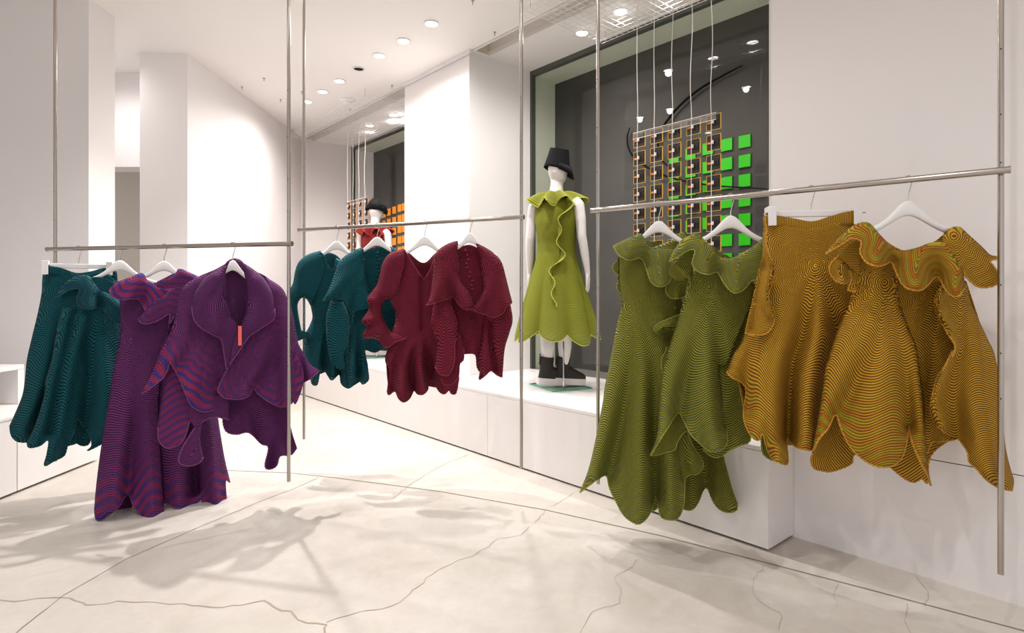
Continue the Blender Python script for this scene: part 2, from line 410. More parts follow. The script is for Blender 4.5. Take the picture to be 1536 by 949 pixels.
# ---------------------------------------------------------------- hangers
def hook_pts(z0, zr):
    R = 0.0155
    p = [(0, 0, z0), (0, 0, z0 + 0.02), (0.004, 0, (z0 + zr) / 2 - 0.006), (0.013, 0, zr - 0.014)]
    for a in np.linspace(-35, 205, 15):
        p.append((R * math.cos(math.radians(a)), 0, zr + R * math.sin(math.radians(a))))
    return p
_hm = {}
def hanger(label, pos, yaw, zr, neck, group=None, sx=1.0):
    """neck: z of the hanger's top; shoulders curve down from there"""
    e = tag(empty('clothes_hanger', (pos[0], pos[1], neck), yaw), label, 'hanger', group)
    if 'b' not in _hm:
        us = np.linspace(-0.205, 0.205, 61); prof = []
        def top(u):
            a = abs(u); return -0.118 * (1 - 1 / (1 + (a / 0.072) ** 2.1)) - 0.02 * (a / 0.2) ** 2 + 0.0
        def bot(u):
            a = abs(u); return top(u) - (0.024 + 0.034 * math.exp(-(a / 0.055) ** 2))
        vs, fs = [], []; n = 10
        for u in us:
            zc = (top(u) + bot(u)) / 2; hh = (top(u) - bot(u)) / 2; a = abs(u)
            dp = 0.009 + 0.008 * (a / 0.2) ** 1.5
            yb = 0.0
            if a > 0.198: hh *= 0.55; dp *= 0.55
            for k in range(n):
                t = 2 * math.pi * k / n; cx_, sz_ = math.cos(t), math.sin(t)
                vs.append((u, yb + dp * math.copysign(abs(cx_) ** 0.6, cx_), zc + hh * math.copysign(abs(sz_) ** 0.6, sz_)))
        m = len(us)
        fs = [(i * n + k, i * n + (k + 1) % n, (i + 1) * n + (k + 1) % n, (i + 1) * n + k) for i in range(m - 1) for k in range(n)]
        fs += [tuple(range(n - 1, -1, -1)), tuple(range((m - 1) * n, m * n))]
        _hm['b'] = MB().add(vs, fs).mesh('hanger_body'); _hm['b'].materials.append(M['plastic'])
    link('body', _hm['b'], None, e, True).scale = (sx, 1, 1)
    MB().tube(hook_pts(-0.004, zr - neck), 0.0021, 8).build('hook', M['chrome'], e, True)
    return e
def skirt_hanger(label, pos, yaw, zr, zbar, w):
    e = tag(empty('skirt_hanger', (pos[0], pos[1], zbar), yaw), label, 'hanger')
    MB().tube(hook_pts(0.012, zr - zbar), 0.0021, 8).build('hook', M['chrome'], e, True)
    mb = MB(); mb.box(-w * 0.80, w * 0.80, -0.006, 0.006, -0.014, 0.013); mb.build('bar', M['plastic'], e, bevel=0.003)
    MB().tube([(-w - 0.012, 0, 0), (w + 0.03, 0, 0)], 0.0025, 8).build('wire', M['chrome'], e, True)
    for s in (-1, 1):
        mb = MB(); x = s * w * 0.92
        mb.box(x - 0.016, x + 0.016, -0.042, -0.036, -0.052, 0.028); mb.box(x - 0.016, x + 0.016, 0.010, 0.018, -0.052, 0.028); mb.box(x - 0.016, x + 0.016, -0.036, 0.010, 0.004, 0.028)
        mb.build('clip', M['plastic'], e, bevel=0.002)
    return e

# ---------------------------------------------------------------- hanging square displays and their window reflections built as squares
tile_dark = mat('smoky_tile', (56, 52, 50), 0.25)
tile_black = mat('black_tile_centre', (22, 19, 20), 0.4)
clip_m = mat('orange_tab', (226, 128, 44), 0.5)
bead_m = mat('white_bead', (235, 230, 225), 0.4)
wire_m = mat('white_cord', (226, 222, 216), 0.5)
def display(label, edge_rgb, o, s_left, s_right, ncol, z_top, nrow, dz, size):
    e = tag(empty('hanging_square_display', fac((s_left + s_right) / 2, o, z_top), FYAW), label, 'display')
    edge = mat('tile_edge', edge_rgb, 0.4)
    W = (s_left - s_right); h = size / 2; t = 0.0026
    fr = MB()
    for a in (-h, h): fr.box(a - t / 2, a + t / 2, -0.004, 0.004, -h - t / 2, h + t / 2); fr.box(-h + t / 2, h - t / 2, -0.004, 0.004, a - t / 2, a + t / 2)
    frm = fr.mesh('tile_edge'); frm.materials.append(edge)
    pl = MB().box(-h + t / 2, h - t / 2, -0.002, 0.002, -h + t / 2, h - t / 2).mesh('tile'); pl.materials.append(tile_dark)
    bk = MB().box(-h * 0.2, h * 0.72, -0.006, -0.0021, -h * 0.45, h * 0.42).mesh('tile_centre'); bk.materials.append(tile_black)
    tb = MB().box(-h * 0.85, -h * 0.1, -0.007, -0.0021, -h * 0.16, h * 0.10).mesh('tab'); tb.materials.append(clip_m)
    bd = MB().tube([(0, -0.014, -0.010), (0, -0.014, 0.012)], 0.0075, 8).mesh('clip'); bd.materials.append(bead_m)
    MB().box(-W / 2 - 0.035, W / 2 + 0.035, -0.022, -0.018, 0.010, 0.052).build('acrylic_bar', M['acryl'], e)
    for zz in (0.008, 0.052): MB().box(-W / 2 - 0.035, W / 2 + 0.035, -0.0225, -0.0175, zz, zz + 0.003).build('bar_edge', M['plastic'], e)
    for c in range(ncol):
        x = -W / 2 + W * c / (ncol - 1)
        zs = np.linspace(3.30 - z_top, 0.05, 26)
        P = [(x + 0.006 * math.sin(7 * z + c) * min(1, (z - 0.05) / 0.2), -0.016 + 0.004 * math.cos(9 * z + 2 * c), z) for z in zs]
        MB().tube(P, 0.0026, 6).build('cord', wire_m, e, True)
        MB().tube([(x, -0.016, 0.05), (x, -0.016, -nrow * dz + dz * 0.4)], 0.0026, 6).build('cord', wire_m, e, True)
        for r in range(nrow):
            tl = link('tile', pl, None, e, loc=(x + 0.008, 0, -r * dz))
            for nm, me in (('tile_edge', frm), ('tile_centre', bk), ('tab', tb), ('clip', bd)): link(nm, me, None, tl)
    return e
s1, z1 = fhit(958, 210, 0.75); s2, z2 = fhit(1069, 184, 0.75)
display('hanging curtain of yellow-edged square tiles before the green-squared window', (226, 178, 62), 0.75, s1, s2, 5, (z1 + z2) / 2, 9, 0.131, 0.099)
s1, z1 = fhit(523, 312, 0.60); s2, z2 = fhit(549, 300, 0.60)
display('hanging curtain of dark square tiles before the orange-squared window', (214, 140, 70), 0.60, s1, s2, 4, (z1 + z2) / 2, 7, 0.125, 0.088)
ORD = ('first', 'second', 'third', 'fourth', 'fifth', 'sixth', 'seventh')
def squares(rgb, cols, nrow, size, o, col_name, wall_name, group, dz):  # display reflections in the glass, built as solid coloured squares
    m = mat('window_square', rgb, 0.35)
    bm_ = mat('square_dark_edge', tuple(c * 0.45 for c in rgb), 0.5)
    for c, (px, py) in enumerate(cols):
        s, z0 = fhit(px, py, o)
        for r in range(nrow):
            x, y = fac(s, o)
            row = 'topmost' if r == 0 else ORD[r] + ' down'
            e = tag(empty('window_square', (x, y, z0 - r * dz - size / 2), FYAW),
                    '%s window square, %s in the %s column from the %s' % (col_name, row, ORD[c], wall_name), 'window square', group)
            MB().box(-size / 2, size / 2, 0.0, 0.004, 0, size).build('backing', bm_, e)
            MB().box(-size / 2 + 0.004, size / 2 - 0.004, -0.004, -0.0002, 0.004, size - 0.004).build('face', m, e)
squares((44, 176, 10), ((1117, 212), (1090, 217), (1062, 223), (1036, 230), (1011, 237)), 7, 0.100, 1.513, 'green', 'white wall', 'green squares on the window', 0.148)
squares((250, 156, 44), ((606, 310), (599.5, 312), (591.5, 315), (583.5, 318), (576, 321)), 7, 0.11, 1.513, 'orange', 'white pillar', 'orange squares on the window', 0.150)

# black curved lines on the glass
def glass_arc(pts, r, label):
    P = []
    for x, y in pts:
        s, z = fhit(x, y, 1.49); P.append(np.array((*fac(s, 1.49), z)))
    Q = crom(P, 6)
    n = len(Q); mb = MB(); mb.tube(Q, [r * (0.15 + 0.85 * math.sin(math.pi * (0.06 + 0.9 * i / (n - 1))) ** 0.6) for i in range(n)], 8)
    tag(mb.build('window_curve', M['black'], None, True), label, 'window graphic')
def crom(P, n, closed=False):
    P = [np.array(p, float) for p in P]
    if len(P) < 3:
        return [P[0] + (P[1] - P[0]) * t for t in np.linspace(0, 1, n + 1)]
    Q = [2 * P[0] - P[1]] + P + [2 * P[-1] - P[-2]]; out = []
    for i in range(1, len(Q) - 2):
        p0, p1, p2, p3 = Q[i - 1:i + 3]
        for t in np.linspace(0, 1, n, endpoint=False):
            out.append(0.5 * (2 * p1 + (p2 - p0) * t + (2 * p0 - 5 * p1 + 4 * p2 - p3) * t * t + (3 * p1 - p0 - 3 * p2 + p3) * t ** 3))
    out.append(P[-1]); return out
glass_arc([(1114, 98), (1085, 113), (1050, 133), (1018, 160), (995, 190), (987, 215), (993, 240), (1015, 258)], 0.011, 'long black curve sweeping up across the green-squared window glass')
glass_arc([(945, 191), (941, 205), (943, 222), (955, 240), (985, 258), (1020, 270), (1070, 278), (1150, 283)], 0.009, 'shallow black curve under the sweeping curve on the window glass')

# ---------------------------------------------------------------- knit cloth
def knit(name, ca, cb, aa, ab, wl=0.0066, bump=0.8, tw=3.6):
    """ridged knit: stripes along the 'phase' attribute, accent stripes where 'tint' is high"""
    m = bpy.data.materials.new(name); m.use_nodes = True
    nt = m.node_tree; p = nt.nodes['Principled BSDF']; L = nt.links.new
    def attr(n):
        a = nt.nodes.new('ShaderNodeAttribute'); a.attribute_name = n; return a.outputs['Fac']
    def math_(op, a, b=None, c=None):
        x = nt.nodes.new('ShaderNodeMath'); x.operation = op
        for i, q in enumerate((a, b, c)):
            if q is None: continue
            if isinstance(q, (int, float)): x.inputs[i].default_value = q
            else: L(q, x.inputs[i])
        return x.outputs[0]
    def mix(f, a, b):
        x = nt.nodes.new('ShaderNodeMix'); x.data_type = 'RGBA'; L(f, x.inputs[0])
        for i, q in ((6, a), (7, b)):
            if isinstance(q, tuple): x.inputs[i].default_value = q
            else: L(q, x.inputs[i])
        return x.outputs[2]
    ph, ti = attr('phase'), attr('tint')
    geo = nt.nodes.new('ShaderNodeTexCoord')
    nz = nt.nodes.new('ShaderNodeTexNoise'); nz.inputs['Scale'].default_value = 6.5; nz.inputs['Detail'].default_value = 2
    L(geo.outputs['Object'], nz.inputs['Vector'])
    wob = math_('MULTIPLY', nz.outputs['Fac'], 0.012)
    ph = math_('ADD', ph, wob)
    s1 = math_('MULTIPLY_ADD', math_('SINE', math_('MULTIPLY', ph, 2 * math.pi / wl)), 0.5, 0.5)
    s2 = math_('MULTIPLY_ADD', math_('SINE', math_('MULTIPLY', ph, 2 * math.pi / (wl * tw))), 0.5, 0.5)
    sh = math_('SMOOTH_MIN', math_('MULTIPLY', s1, 1.25), 1.0, 0.1)
    dk = lambda c: tuple(q * 0.9 for q in lin(*c)[:3]) + (1.0,)
    base = mix(sh, dk(cb), dk(ca))  # ridge highlights and valley shade also put into the stripe colours
    acc = mix(s2, dk(ab), dk(aa))
    acc = mix(math_('MULTIPLY_ADD', s1, 0.4, 0.5), dk(cb), acc)
    nz2 = nt.nodes.new('ShaderNodeTexNoise'); nz2.inputs['Scale'].default_value = 5.0; nz2.inputs['Detail'].default_value = 1
    L(geo.outputs['Object'], nz2.inputs['Vector'])
    f = math_('MULTIPLY', ti, math_('MULTIPLY_ADD', nz2.outputs['Fac'], 1.9, -0.25)); f = math_('MINIMUM', math_('MAXIMUM', f, 0.0), 1.0)
    L(mix(f, base, acc), p.inputs['Base Color'])
    p.inputs['Roughness'].default_value = 0.85; p.inputs['Specular IOR Level'].default_value = 0.2
    b = nt.nodes.new('ShaderNodeBump'); b.inputs['Strength'].default_value = bump; b.inputs['Distance'].default_value = 0.0035
    L(s1, b.inputs['Height']); L(b.outputs[0], p.inputs['Normal'])
    return m
KN = {
 'teal':  (knit('teal_knit', (18, 94, 102), (3, 32, 42), (26, 82, 72), (24, 54, 96), 0.009), (12, 62, 68)),
 'purple': (knit('purple_knit', (112, 52, 112), (46, 17, 50), (184, 50, 86), (46, 62, 148), tw=5.5), (112, 54, 104)),
 'burgundy': (knit('burgundy_knit', (132, 36, 58), (66, 13, 28), (166, 58, 82), (90, 18, 40), 0.0085), (128, 36, 56)),
 'green': (knit('green_knit', (146, 146, 58), (62, 62, 16), (116, 134, 96), (156, 150, 34), tw=5.0), (140, 142, 58)),
 'gold':  (knit('gold_knit', (220, 166, 52), (76, 46, 8), (184, 100, 30), (164, 160, 34), tw=4.5), (190, 136, 42)),
 'lime':  (knit('lime_knit', (146, 150, 46), (98, 104, 24), (206, 184, 40), (140, 172, 130), 0.008, 0.6, 4.0), (176, 180, 70)),
 'red':   (knit('red_knit', (150, 46, 44), (92, 22, 22), (160, 60, 50), (130, 30, 30), 0.009, 0.5), (176, 60, 54)),
}
EDGE = {k: mat(k + '_edging', v[1], 0.85) for k, v in KN.items()}

class Garment:
    def __init__(s, name, label, cat, kn, O, yaw, zbase=0.5):
        s.kn = kn; s.O = np.array(O, float); s.yaw = yaw; s.zb = zbase
        s.t = np.array([math.cos(yaw), math.sin(yaw)]); s.n = np.array([math.sin(yaw), -math.cos(yaw)])
        s.c0 = float(s.O @ s.n)
        s.e = tag(empty(name, (O[0], O[1], zbase), yaw), label, cat)
    def uz(s, pts):                       # photo points on the garment's own upright plane -> metres (u along it, z up)
        pts = np.asarray(pts, float); a = (pts[:, 0] - CX) / F
        d = s.c0 / (a * s.n[0] + s.n[1])
        u = (a * d - s.O[0]) * s.t[0] + (d - s.O[1]) * s.t[1]
        return np.stack([u, HC + (HY - pts[:, 1]) / F * d], 1)
    def xyz(s, uz, w):                    # bring a plane point forward by w (metres) -> local coordinates
        uz = np.asarray(uz); k = ((s.c0 + w) / s.c0)
        X = (s.O[0] + uz[:, 0] * s.t[0]) * k; Y = (s.O[1] + uz[:, 0] * s.t[1]) * k; Z = HC + (uz[:, 1] - HC) * k
        u2 = (X - s.O[0]) * s.t[0] + (Y - s.O[1]) * s.t[1]
        return np.stack([u2, -w * np.ones_like(u2), Z - s.zb], 1)

def seg_dist(P, A):                       # distance of points P to polyline A, and arc position of the nearest point
    best = np.full(len(P), 1e9); arc = np.zeros(len(P)); acc = 0.0
    for a, b in zip(A[:-1], A[1:]):
        d = b - a; L2 = d @ d
        if L2 < 1e-14: continue
        t = np.clip(((P - a) @ d) / L2, 0, 1); q = a + t[:, None] * d
        dd = np.hypot(*(P - q).T); m = dd < best
        best[m] = dd[m]; arc[m] = (acc + t * math.sqrt(L2))[m]; acc += math.sqrt(L2)
    return best, arc, acc

def fr(x0, y0, sc):                       # zoomed crop frame -> photo pixels
    return lambda *pts: [(x0 + x / sc, y0 + y / sc) for x, y in pts]
PX = lambda *pts: list(pts)
L1, L2, L3 = fr(0, 370, 4.744), fr(0, 560, 3.953), fr(200, 370, 2.71)
M1, M2 = fr(430, 350, 3.795), fr(540, 340, 3.515)
R1, R2, R3, R4 = fr(860, 320, 3.953), fr(860, 550, 3.953), fr(1080, 300, 3.954), fr(1080, 500, 3.954)
R5, R6 = fr(1220, 320, 4.313), fr(1220, 520, 4.313)

def sheet(G, name, runs, w=0.0, roll=(0.10, 0.06), folds=(), center=None, tint=(0.0, 0.0, 0.08), hemwave=None,
          h=0.011, thick=0.005, edge=True, kn=None, sharp=False, tilt=None, label=None, wob=(9, 0.05), lift=0.0, parent=None):
    """one cloth panel: a smooth outline in runs ('r' rounds back, 'h' free scalloped hem, 't' tucked away), folds as ridges"""
    # outline
    segs = []; prev = None; first = runs[0][1][0]
    R = []
    for i, (ty, pts) in enumerate(runs):
        pts = list(pts)
        if prev is not None and (abs(prev[0] - pts[0][0]) + abs(prev[1] - pts[0][1]) > 0.3): pts = [prev] + pts
        prev = pts[-1]; R.append([ty, pts])
    if abs(prev[0] - first[0]) + abs(prev[1] - first[1]) > 0.3: R.append(['t', [prev, first]])
    poly = []; runpoly = []
    for ty, pts in R:
        P = G.uz(pts); Q = np.array(crom(P, 8) if len(P) > 2 and not sharp else crom(list(P), 8) if len(P) == 2 else P)
        # even resampling
        d = np.r_[0, np.cumsum(np.hypot(*np.diff(Q, axis=0).T))]; n = max(2, int(d[-1] / (h * 0.8)))
        ss = np.linspace(0, d[-1], n + 1); Q = np.stack([np.interp(ss, d, Q[:, 0]), np.interp(ss, d, Q[:, 1])], 1)
        runpoly.append((ty, Q)); poly += [tuple(q) for q in Q[:-1]]
    poly = np.array(poly)
    # interior grid
    lo, hi = poly.min(0), poly.max(0)
    gx = np.arange(lo[0], hi[0], h); gz = np.arange(lo[1], hi[1], h * 0.87)
    GX, GZ = np.meshgrid(gx, gz); GX = GX + (np.arange(len(gz)) % 2)[:, None] * h * 0.5
    I = np.stack([GX.ravel(), GZ.ravel()], 1)
    x, y = I[:, 0], I[:, 1]; ins = np.zeros(len(I), bool)
    for (ax, ay), (bx, by) in zip(poly, np.roll(poly, -1, 0)):
        c = ((ay > y) != (by > y)); 
        with np.errstate(divide='ignore', invalid='ignore'):
            ins ^= c & (x < (bx - ax) * (y - ay) / (by - ay + 1e-15) + ax)
    I = I[ins]
    if len(I):
        dd, _, _ = seg_dist(I, np.vstack([poly, poly[:1]])); I = I[dd > h * 0.45]
    V = [Vector(p) for p in poly] + [Vector(p) for p in I]
    n = len(poly)
    vo, _, fo, *_ = delaunay_2d_cdt(V, [(i, (i + 1) % n) for i in range(n)], [], 1, 1e-6)
    P = np.array([tuple(v) for v in vo]); 
    # depth field
    def depth(P):
        W = np.full(len(P), float(w))
        rr = [Q for ty, Q in runpoly if ty == 'r']
        if rr and roll[1]:
            d = np.full(len(P), 1e9)
            for Q in rr: d = np.minimum(d, seg_dist(P, Q)[0])
            xq = np.clip(d / roll[0], 0, 1); W = W - roll[1] * (1 - np.sqrt(np.maximum(0, 1 - (1 - xq) ** 2)))
        for f in folds:
            pts, amp, wd_ = f; A = G.uz(pts); A = np.array(crom(A, 6)); d, s, tot = seg_dist(P, A)
            a0, a1 = amp if isinstance(amp, tuple) else (amp, amp)
            W = W + 2.1 * (a0 + (a1 - a0) * s / max(tot, 1e-6)) * np.exp(-(d / wd_) ** 2)
        if hemwave:
            for ty, Q in runpoly:
                if ty == 'h':
                    d, s, tot = seg_dist(P, Q); W = W + hemwave[0] * np.sin(2 * math.pi * s / hemwave[1] + 0.7) * np.exp(-(d / hemwave[2]) ** 1.3)
        if lift:
            for ty, Q in runpoly:
                if ty == 'h': W = W + lift * np.exp(-(seg_dist(P, Q)[0] / 0.05))
        if tilt: W = W + tilt[0] * (P[:, 0] - P[:, 0].mean()) + tilt[1] * (P[:, 1] - P[:, 1].mean())
        return W
    W = depth(P); C = G.xyz(P, W)
    me = bpy.data.meshes.new(name)
    fs = []
    for f in fo:
        a, b, c = P[f[0]], P[f[1]], P[f[2]]
        f = tuple(f)
        if (b[0] - a[0]) * (c[1] - a[1]) - (b[1] - a[1]) * (c[0] - a[0]) < 0: f = f[::-1]
        fs.append(f)
    me.from_pydata([tuple(c - 0) for c in C], [], fs)
    # knit phase and tint
    hr = [Q for ty, Q in runpoly if ty == 'h']
    dh = np.full(len(P), 1.0)
    for Q in hr: dh = np.minimum(dh, seg_dist(P, Q)[0])
    if center is not None:
        cen = center if isinstance(center[0], (tuple, list)) else [center]
        ph = np.full(len(P), 1e9)
        for c in cen:
            cu = G.uz([c[:2]])[0]; sy = c[2] if len(c) > 2 else 0.75
            du, dv = P[:, 0] - cu[0], P[:, 1] - cu[1]; r = np.hypot(du, dv * np.where(dv < 0, sy, 1.0)); th = np.arctan2(dv, du)
            ph = np.minimum(ph, r + wob[1] * r * np.cos(wob[0] * th) * np.clip(r / 0.12, 0, 1) + 0.006 * np.cos(2 * wob[0] * th + 1) * np.clip(r / 0.1, 0, 1))
        ph = ph + 0.35 * W                   # the ridges ride over the folds
    else:
        ph = (dh if hr else P[:, 1]) + 0.5 * W
    for nm, val in (('phase', ph), ('tint', tint[0] + tint[1] * np.exp(-dh / tint[2]))):
        at = me.attributes.new(nm, 'FLOAT', 'POINT'); at.data.foreach_set('value', np.asarray(val, np.float32))
    k = kn or G.kn
    o = link(name, me, KN[k][0], parent or G.e, True)
    if label: o['label'] = label
    sm = o.modifiers.new('thickness', 'SOLIDIFY'); sm.thickness = thick; sm.offset = 0.0
    if edge:
        for ty, Q in runpoly:
            if ty == 'h' and len(Q) > 3:
                Wq = depth(Q); E = G.xyz(Q, Wq + 0.001)
                d = np.r_[0, np.cumsum(np.linalg.norm(np.diff(E, axis=0), axis=1))]; nn = max(4, int(d[-1] / 0.0055)); ss = np.linspace(0, d[-1], nn)
                E = np.stack([np.interp(ss, d, E[:, i]) for i in range(3)], 1)
                MB().tube(E, 0.0034, 6, rope=0.4).build('hem_edging', EDGE[k], o, True)
    return o

# ---------------------------------------------------------------- garments on the racks
def zat(pos, py): return HC + (HY - py) / F * pos[1]
D2R = math.radians
def back(G, outline, w=-0.085, name='back_panel', roll=(0.10, -0.05), **k):
    w -= 0.05; roll = (0.10, -(abs(w) - 0.04))
    return sheet(G, name, outline, w, roll, edge=k.pop('edge', False), h=0.016, **k)

# ---- first rack: teal skirt, teal dress, purple dress, purple jacket
YL = D2R(30)
p = rodL(118)
skirt_hanger('white clip hanger holding the teal skirt', p, YL, Z_L, zat(p, 399), 0.166)
G = Garment('skirt', 'dark teal ridged-knit skirt clipped to a white hanger', 'skirt', 'teal', p, YL)
side = PX((66, 402), (64, 420), (63, 440), (57, 471), (50, 500), (41, 539), (38, 570), (34, 593), (24, 618), (15, 638))
hem = PX((15, 638), (17, 652), (25, 661), (38, 663), (48, 659), (56, 645), (64, 655), (80, 664), (100, 668), (120, 662), (135, 650), (150, 660), (170, 658), (185, 648))
rs = PX((185, 648), (186, 600), (182, 540), (177, 470), (176, 425), (175, 410))
sheet(G, 'front_panel', [('r', side), ('h', hem), ('r', rs), ('t', PX((175, 410), (157, 404), (135, 410), (114, 411), (90, 405), (66, 402)))], 0.03, (0.13, 0.08), center=(120, 440, 0.6),
      folds=[(PX((90, 440), (66, 560), (35, 650)), (0.0, 0.035), 0.045), (PX((95, 450), (85, 560), (56, 645)), (0, -0.05), 0.04), (PX((120, 450), (115, 560), (100, 665)), (0, 0.04), 0.05), (PX((130, 450), (140, 560), (136, 650)), (0, -0.04), 0.04)])
back(G, [('r', side), ('t', PX((15, 638), (30, 655), (60, 650), (100, 660), (150, 652), (185, 648))), ('r', rs), ('t', PX((175, 410), (114, 411), (66, 402)))])
wb_t = PX((66, 398), (90, 401), (114, 409), (135, 407), (157, 402), (175, 407))
sheet(G, 'waistband', [('t', wb_t), ('t', PX((175, 407), (176, 420))), ('t', PX((176, 420), (157, 413), (135, 419), (114, 420), (90, 413), (66, 409))), ('t', PX((66, 409), (66, 398)))], 0.022, (0.1, 0), center=(-600, 405, 1.0), wob=(1, 0), thick=0.012)

p = rodL(180)
hanger('white plastic hanger in the teal ruffle-collar dress', p, YL, Z_L, zat(p, 390))
G = Garment('dress', 'dark teal ridged-knit dress with a petal collar and scalloped hem', 'dress', 'teal', p, YL)
side = PX((114, 440), (98, 455), (90, 475), (84, 505), (78, 540), (69, 570), (67, 592), (55, 633), (41, 664))
hem = PX((41, 664), (44, 671), (60, 668), (73, 659), (71, 680), (67, 698), (81, 691), (96, 683), (101, 669), (111, 648), (116, 628), (126, 640), (134, 650), (138, 668), (130, 676), (142, 671), (153, 665), (165, 656), (185, 650), (200, 640))
rs = PX((200, 640), (196, 580), (190, 520), (186, 480), (183, 440))
sheet(G, 'front_panel', [('r', side), ('h', hem), ('r', rs), ('t', PX((183, 440), (165, 420), (145, 415), (128, 420), (114, 440)))], 0.03, (0.11, 0.07), center=(146, 475, 0.55), tint=(0, 0.5, 0.06),
      folds=[(PX((102, 470), (86, 540), (62, 630), (50, 664)), 0.03, 0.035), (PX((112, 470), (92, 560), (78, 650)), (-0.02, -0.045), 0.026), (PX((122, 480), (100, 560), (88, 620), (76, 690)), (0.02, 0.045), 0.035),
             (PX((135, 490), (136, 560), (128, 640)), (-0.01, -0.05), 0.035), (PX((150, 490), (158, 570), (160, 650)), (0, 0.035), 0.04)])
back(G, [('r', PX((112, 440), (95, 480), (80, 560), (60, 650))), ('h', PX((60, 650), (90, 655), (111, 650), (114, 662), (123, 668), (133, 666), (139, 656), (160, 664), (200, 640))), ('r', rs), ('t', PX((183, 440), (160, 408), (130, 412), (112, 440)))], -0.07, edge=True)
sheet(G, 'collar', [('h', L1((375, 385), (430, 345), (490, 310), (550, 297), (566, 312), (548, 368), (556, 410), (600, 436), (660, 441), (715, 421), (745, 452), (782, 502), (830, 541), (862, 545))),
      ('t', L1((862, 545), (880, 470), (862, 400))), ('r', L1((862, 400), (790, 345), (720, 310), (665, 252), (632, 208), (545, 210), (480, 245), (430, 300), (375, 385)))], 0.075, (0.035, 0.03), tint=(0.75, 0, 0.05),
      folds=[(L1((660, 260), (640, 340), (640, 430)), (0, 0.02), 0.03), (L1((700, 320), (720, 420)), (0, -0.03), 0.02), (L1((560, 220), (480, 300)), -0.01, 0.03)])
sheet(G, 'collar_underside', [('t', L1((430, 330), (540, 290), (575, 330), (560, 440), (500, 470), (455, 430), (430, 330)))], 0.018, (0.03, 0), h=0.009)
sheet(G, 'collar_back', [('t', L1((640, 230), (740, 240), (840, 300), (868, 380), (800, 380), (700, 330), (640, 230)))], -0.05, (0.03, 0), h=0.012)

p = rodL(246)
hanger('white plastic hanger in the long purple dress', p, YL, Z_L, zat(p, 391))
G = Garment('dress', 'long purple ridged-knit dress with red and blue striped collar', 'dress', 'purple', p, YL)
side = PX((181, 448), (181, 496), (176, 528), (171, 553), (168, 570), (162, 610), (153, 666), (148, 702), (144, 737), (142, 762))
hem = PX((142, 762), (144, 778), (152, 780), (167, 770), (178, 760), (191, 741), (196, 747), (201, 760), (212, 772), (228, 783), (238, 784), (249, 780), (245, 762), (246, 753))
rs = PX((246, 753), (243, 700), (240, 655), (238, 600), (246, 540), (256, 490), (262, 450))
sheet(G, 'front_panel', [('r', side), ('h', hem), ('r', rs), ('t', PX((262, 450), (245, 430), (215, 428), (181, 448)))], 0.035, (0.12, 0.07), center=(197, 507, 0.5), tint=(0, 1.5, 0.10),
      folds=[(PX((195, 540), (180, 650), (165, 765)), (0, 0.035), 0.045), (PX((205, 540), (200, 650), (192, 740)), (0, -0.03), 0.035), (PX((215, 540), (222, 650), (228, 780)), (0, 0.035), 0.045)])
sheet(G, 'side_panel', [('r', PX((262, 450), (240, 540), (235, 640), (243, 745))), ('h', PX((243, 752), (256, 757), (268, 762), (285, 761), (298, 752), (302, 750), (307, 762), (315, 769), (330, 770), (339, 755), (338, 722), (345, 723))),
      ('r', PX((345, 723), (337, 690), (330, 650), (322, 600), (305, 520), (290, 450))), ('t', PX((290, 450), (262, 450)))], -0.015, (0.06, 0.05), center=(285, 500, 0.5), tint=(0, 1.2, 0.07),
      folds=[(PX((265, 520), (265, 640), (268, 760)), (0, 0.03), 0.04), (PX((280, 520), (290, 640), (294, 735)), (0, -0.06), 0.03), (PX((300, 540), (315, 660), (325, 768)), (0, 0.04), 0.03)])
back(G, [('r', PX((183, 448), (178, 530), (165, 640), (160, 740))), ('h', PX((160, 740), (172, 758), (176, 772), (181, 782), (190, 773), (198, 760), (215, 752), (250, 748), (290, 735), (325, 740))), ('r', PX((325, 740), (320, 650), (305, 540), (290, 440))), ('t', PX((290, 440), (235, 425), (183, 448)))], -0.075, edge=True)
sheet(G, 'collar', [('h', L1((778, 308), (800, 350), (850, 376), (930, 371), (990, 376), (1020, 420), (1036, 462))), ('t', L1((1036, 462), (1120, 420), (1215, 300))), ('t', L1((1215, 300), (1130, 292), (1105, 275))), ('r', L1((1105, 275), (1050, 240), (1010, 188), (930, 218), (830, 255), (778, 305)))],
      0.085, (0.035, 0.03), tint=(1.0, 0, 0.05), folds=[(L1((1000, 210), (930, 300), (900, 370)), (0, 0.015), 0.03), (L1((1060, 260), (1020, 400)), (0, -0.02), 0.025)])
sheet(G, 'collar_lapel', [('r', L1((1215, 296), (1130, 370), (1040, 450), (985, 512))), ('h', L1((985, 520), (1020, 548), (1080, 541), (1140, 516), (1185, 485), (1210, 480), (1205, 550), (1240, 490))), ('t', L1((1240, 490), (1300, 380), (1330, 290), (1215, 296)))],
      0.105, (0.03, 0.02), tint=(0.45, 0, 0.05))
sheet(G, 'collar_back', [('r', L1((1095, 262), (1160, 230), (1240, 188), (1280, 158), (1350, 185), (1440, 225))), ('t', L1((1440, 225), (1420, 330), (1330, 400), (1240, 400), (1150, 330), (1095, 262)))], 0.03, (0.03, 0.03), tint=(0.6, 0, 0.05))

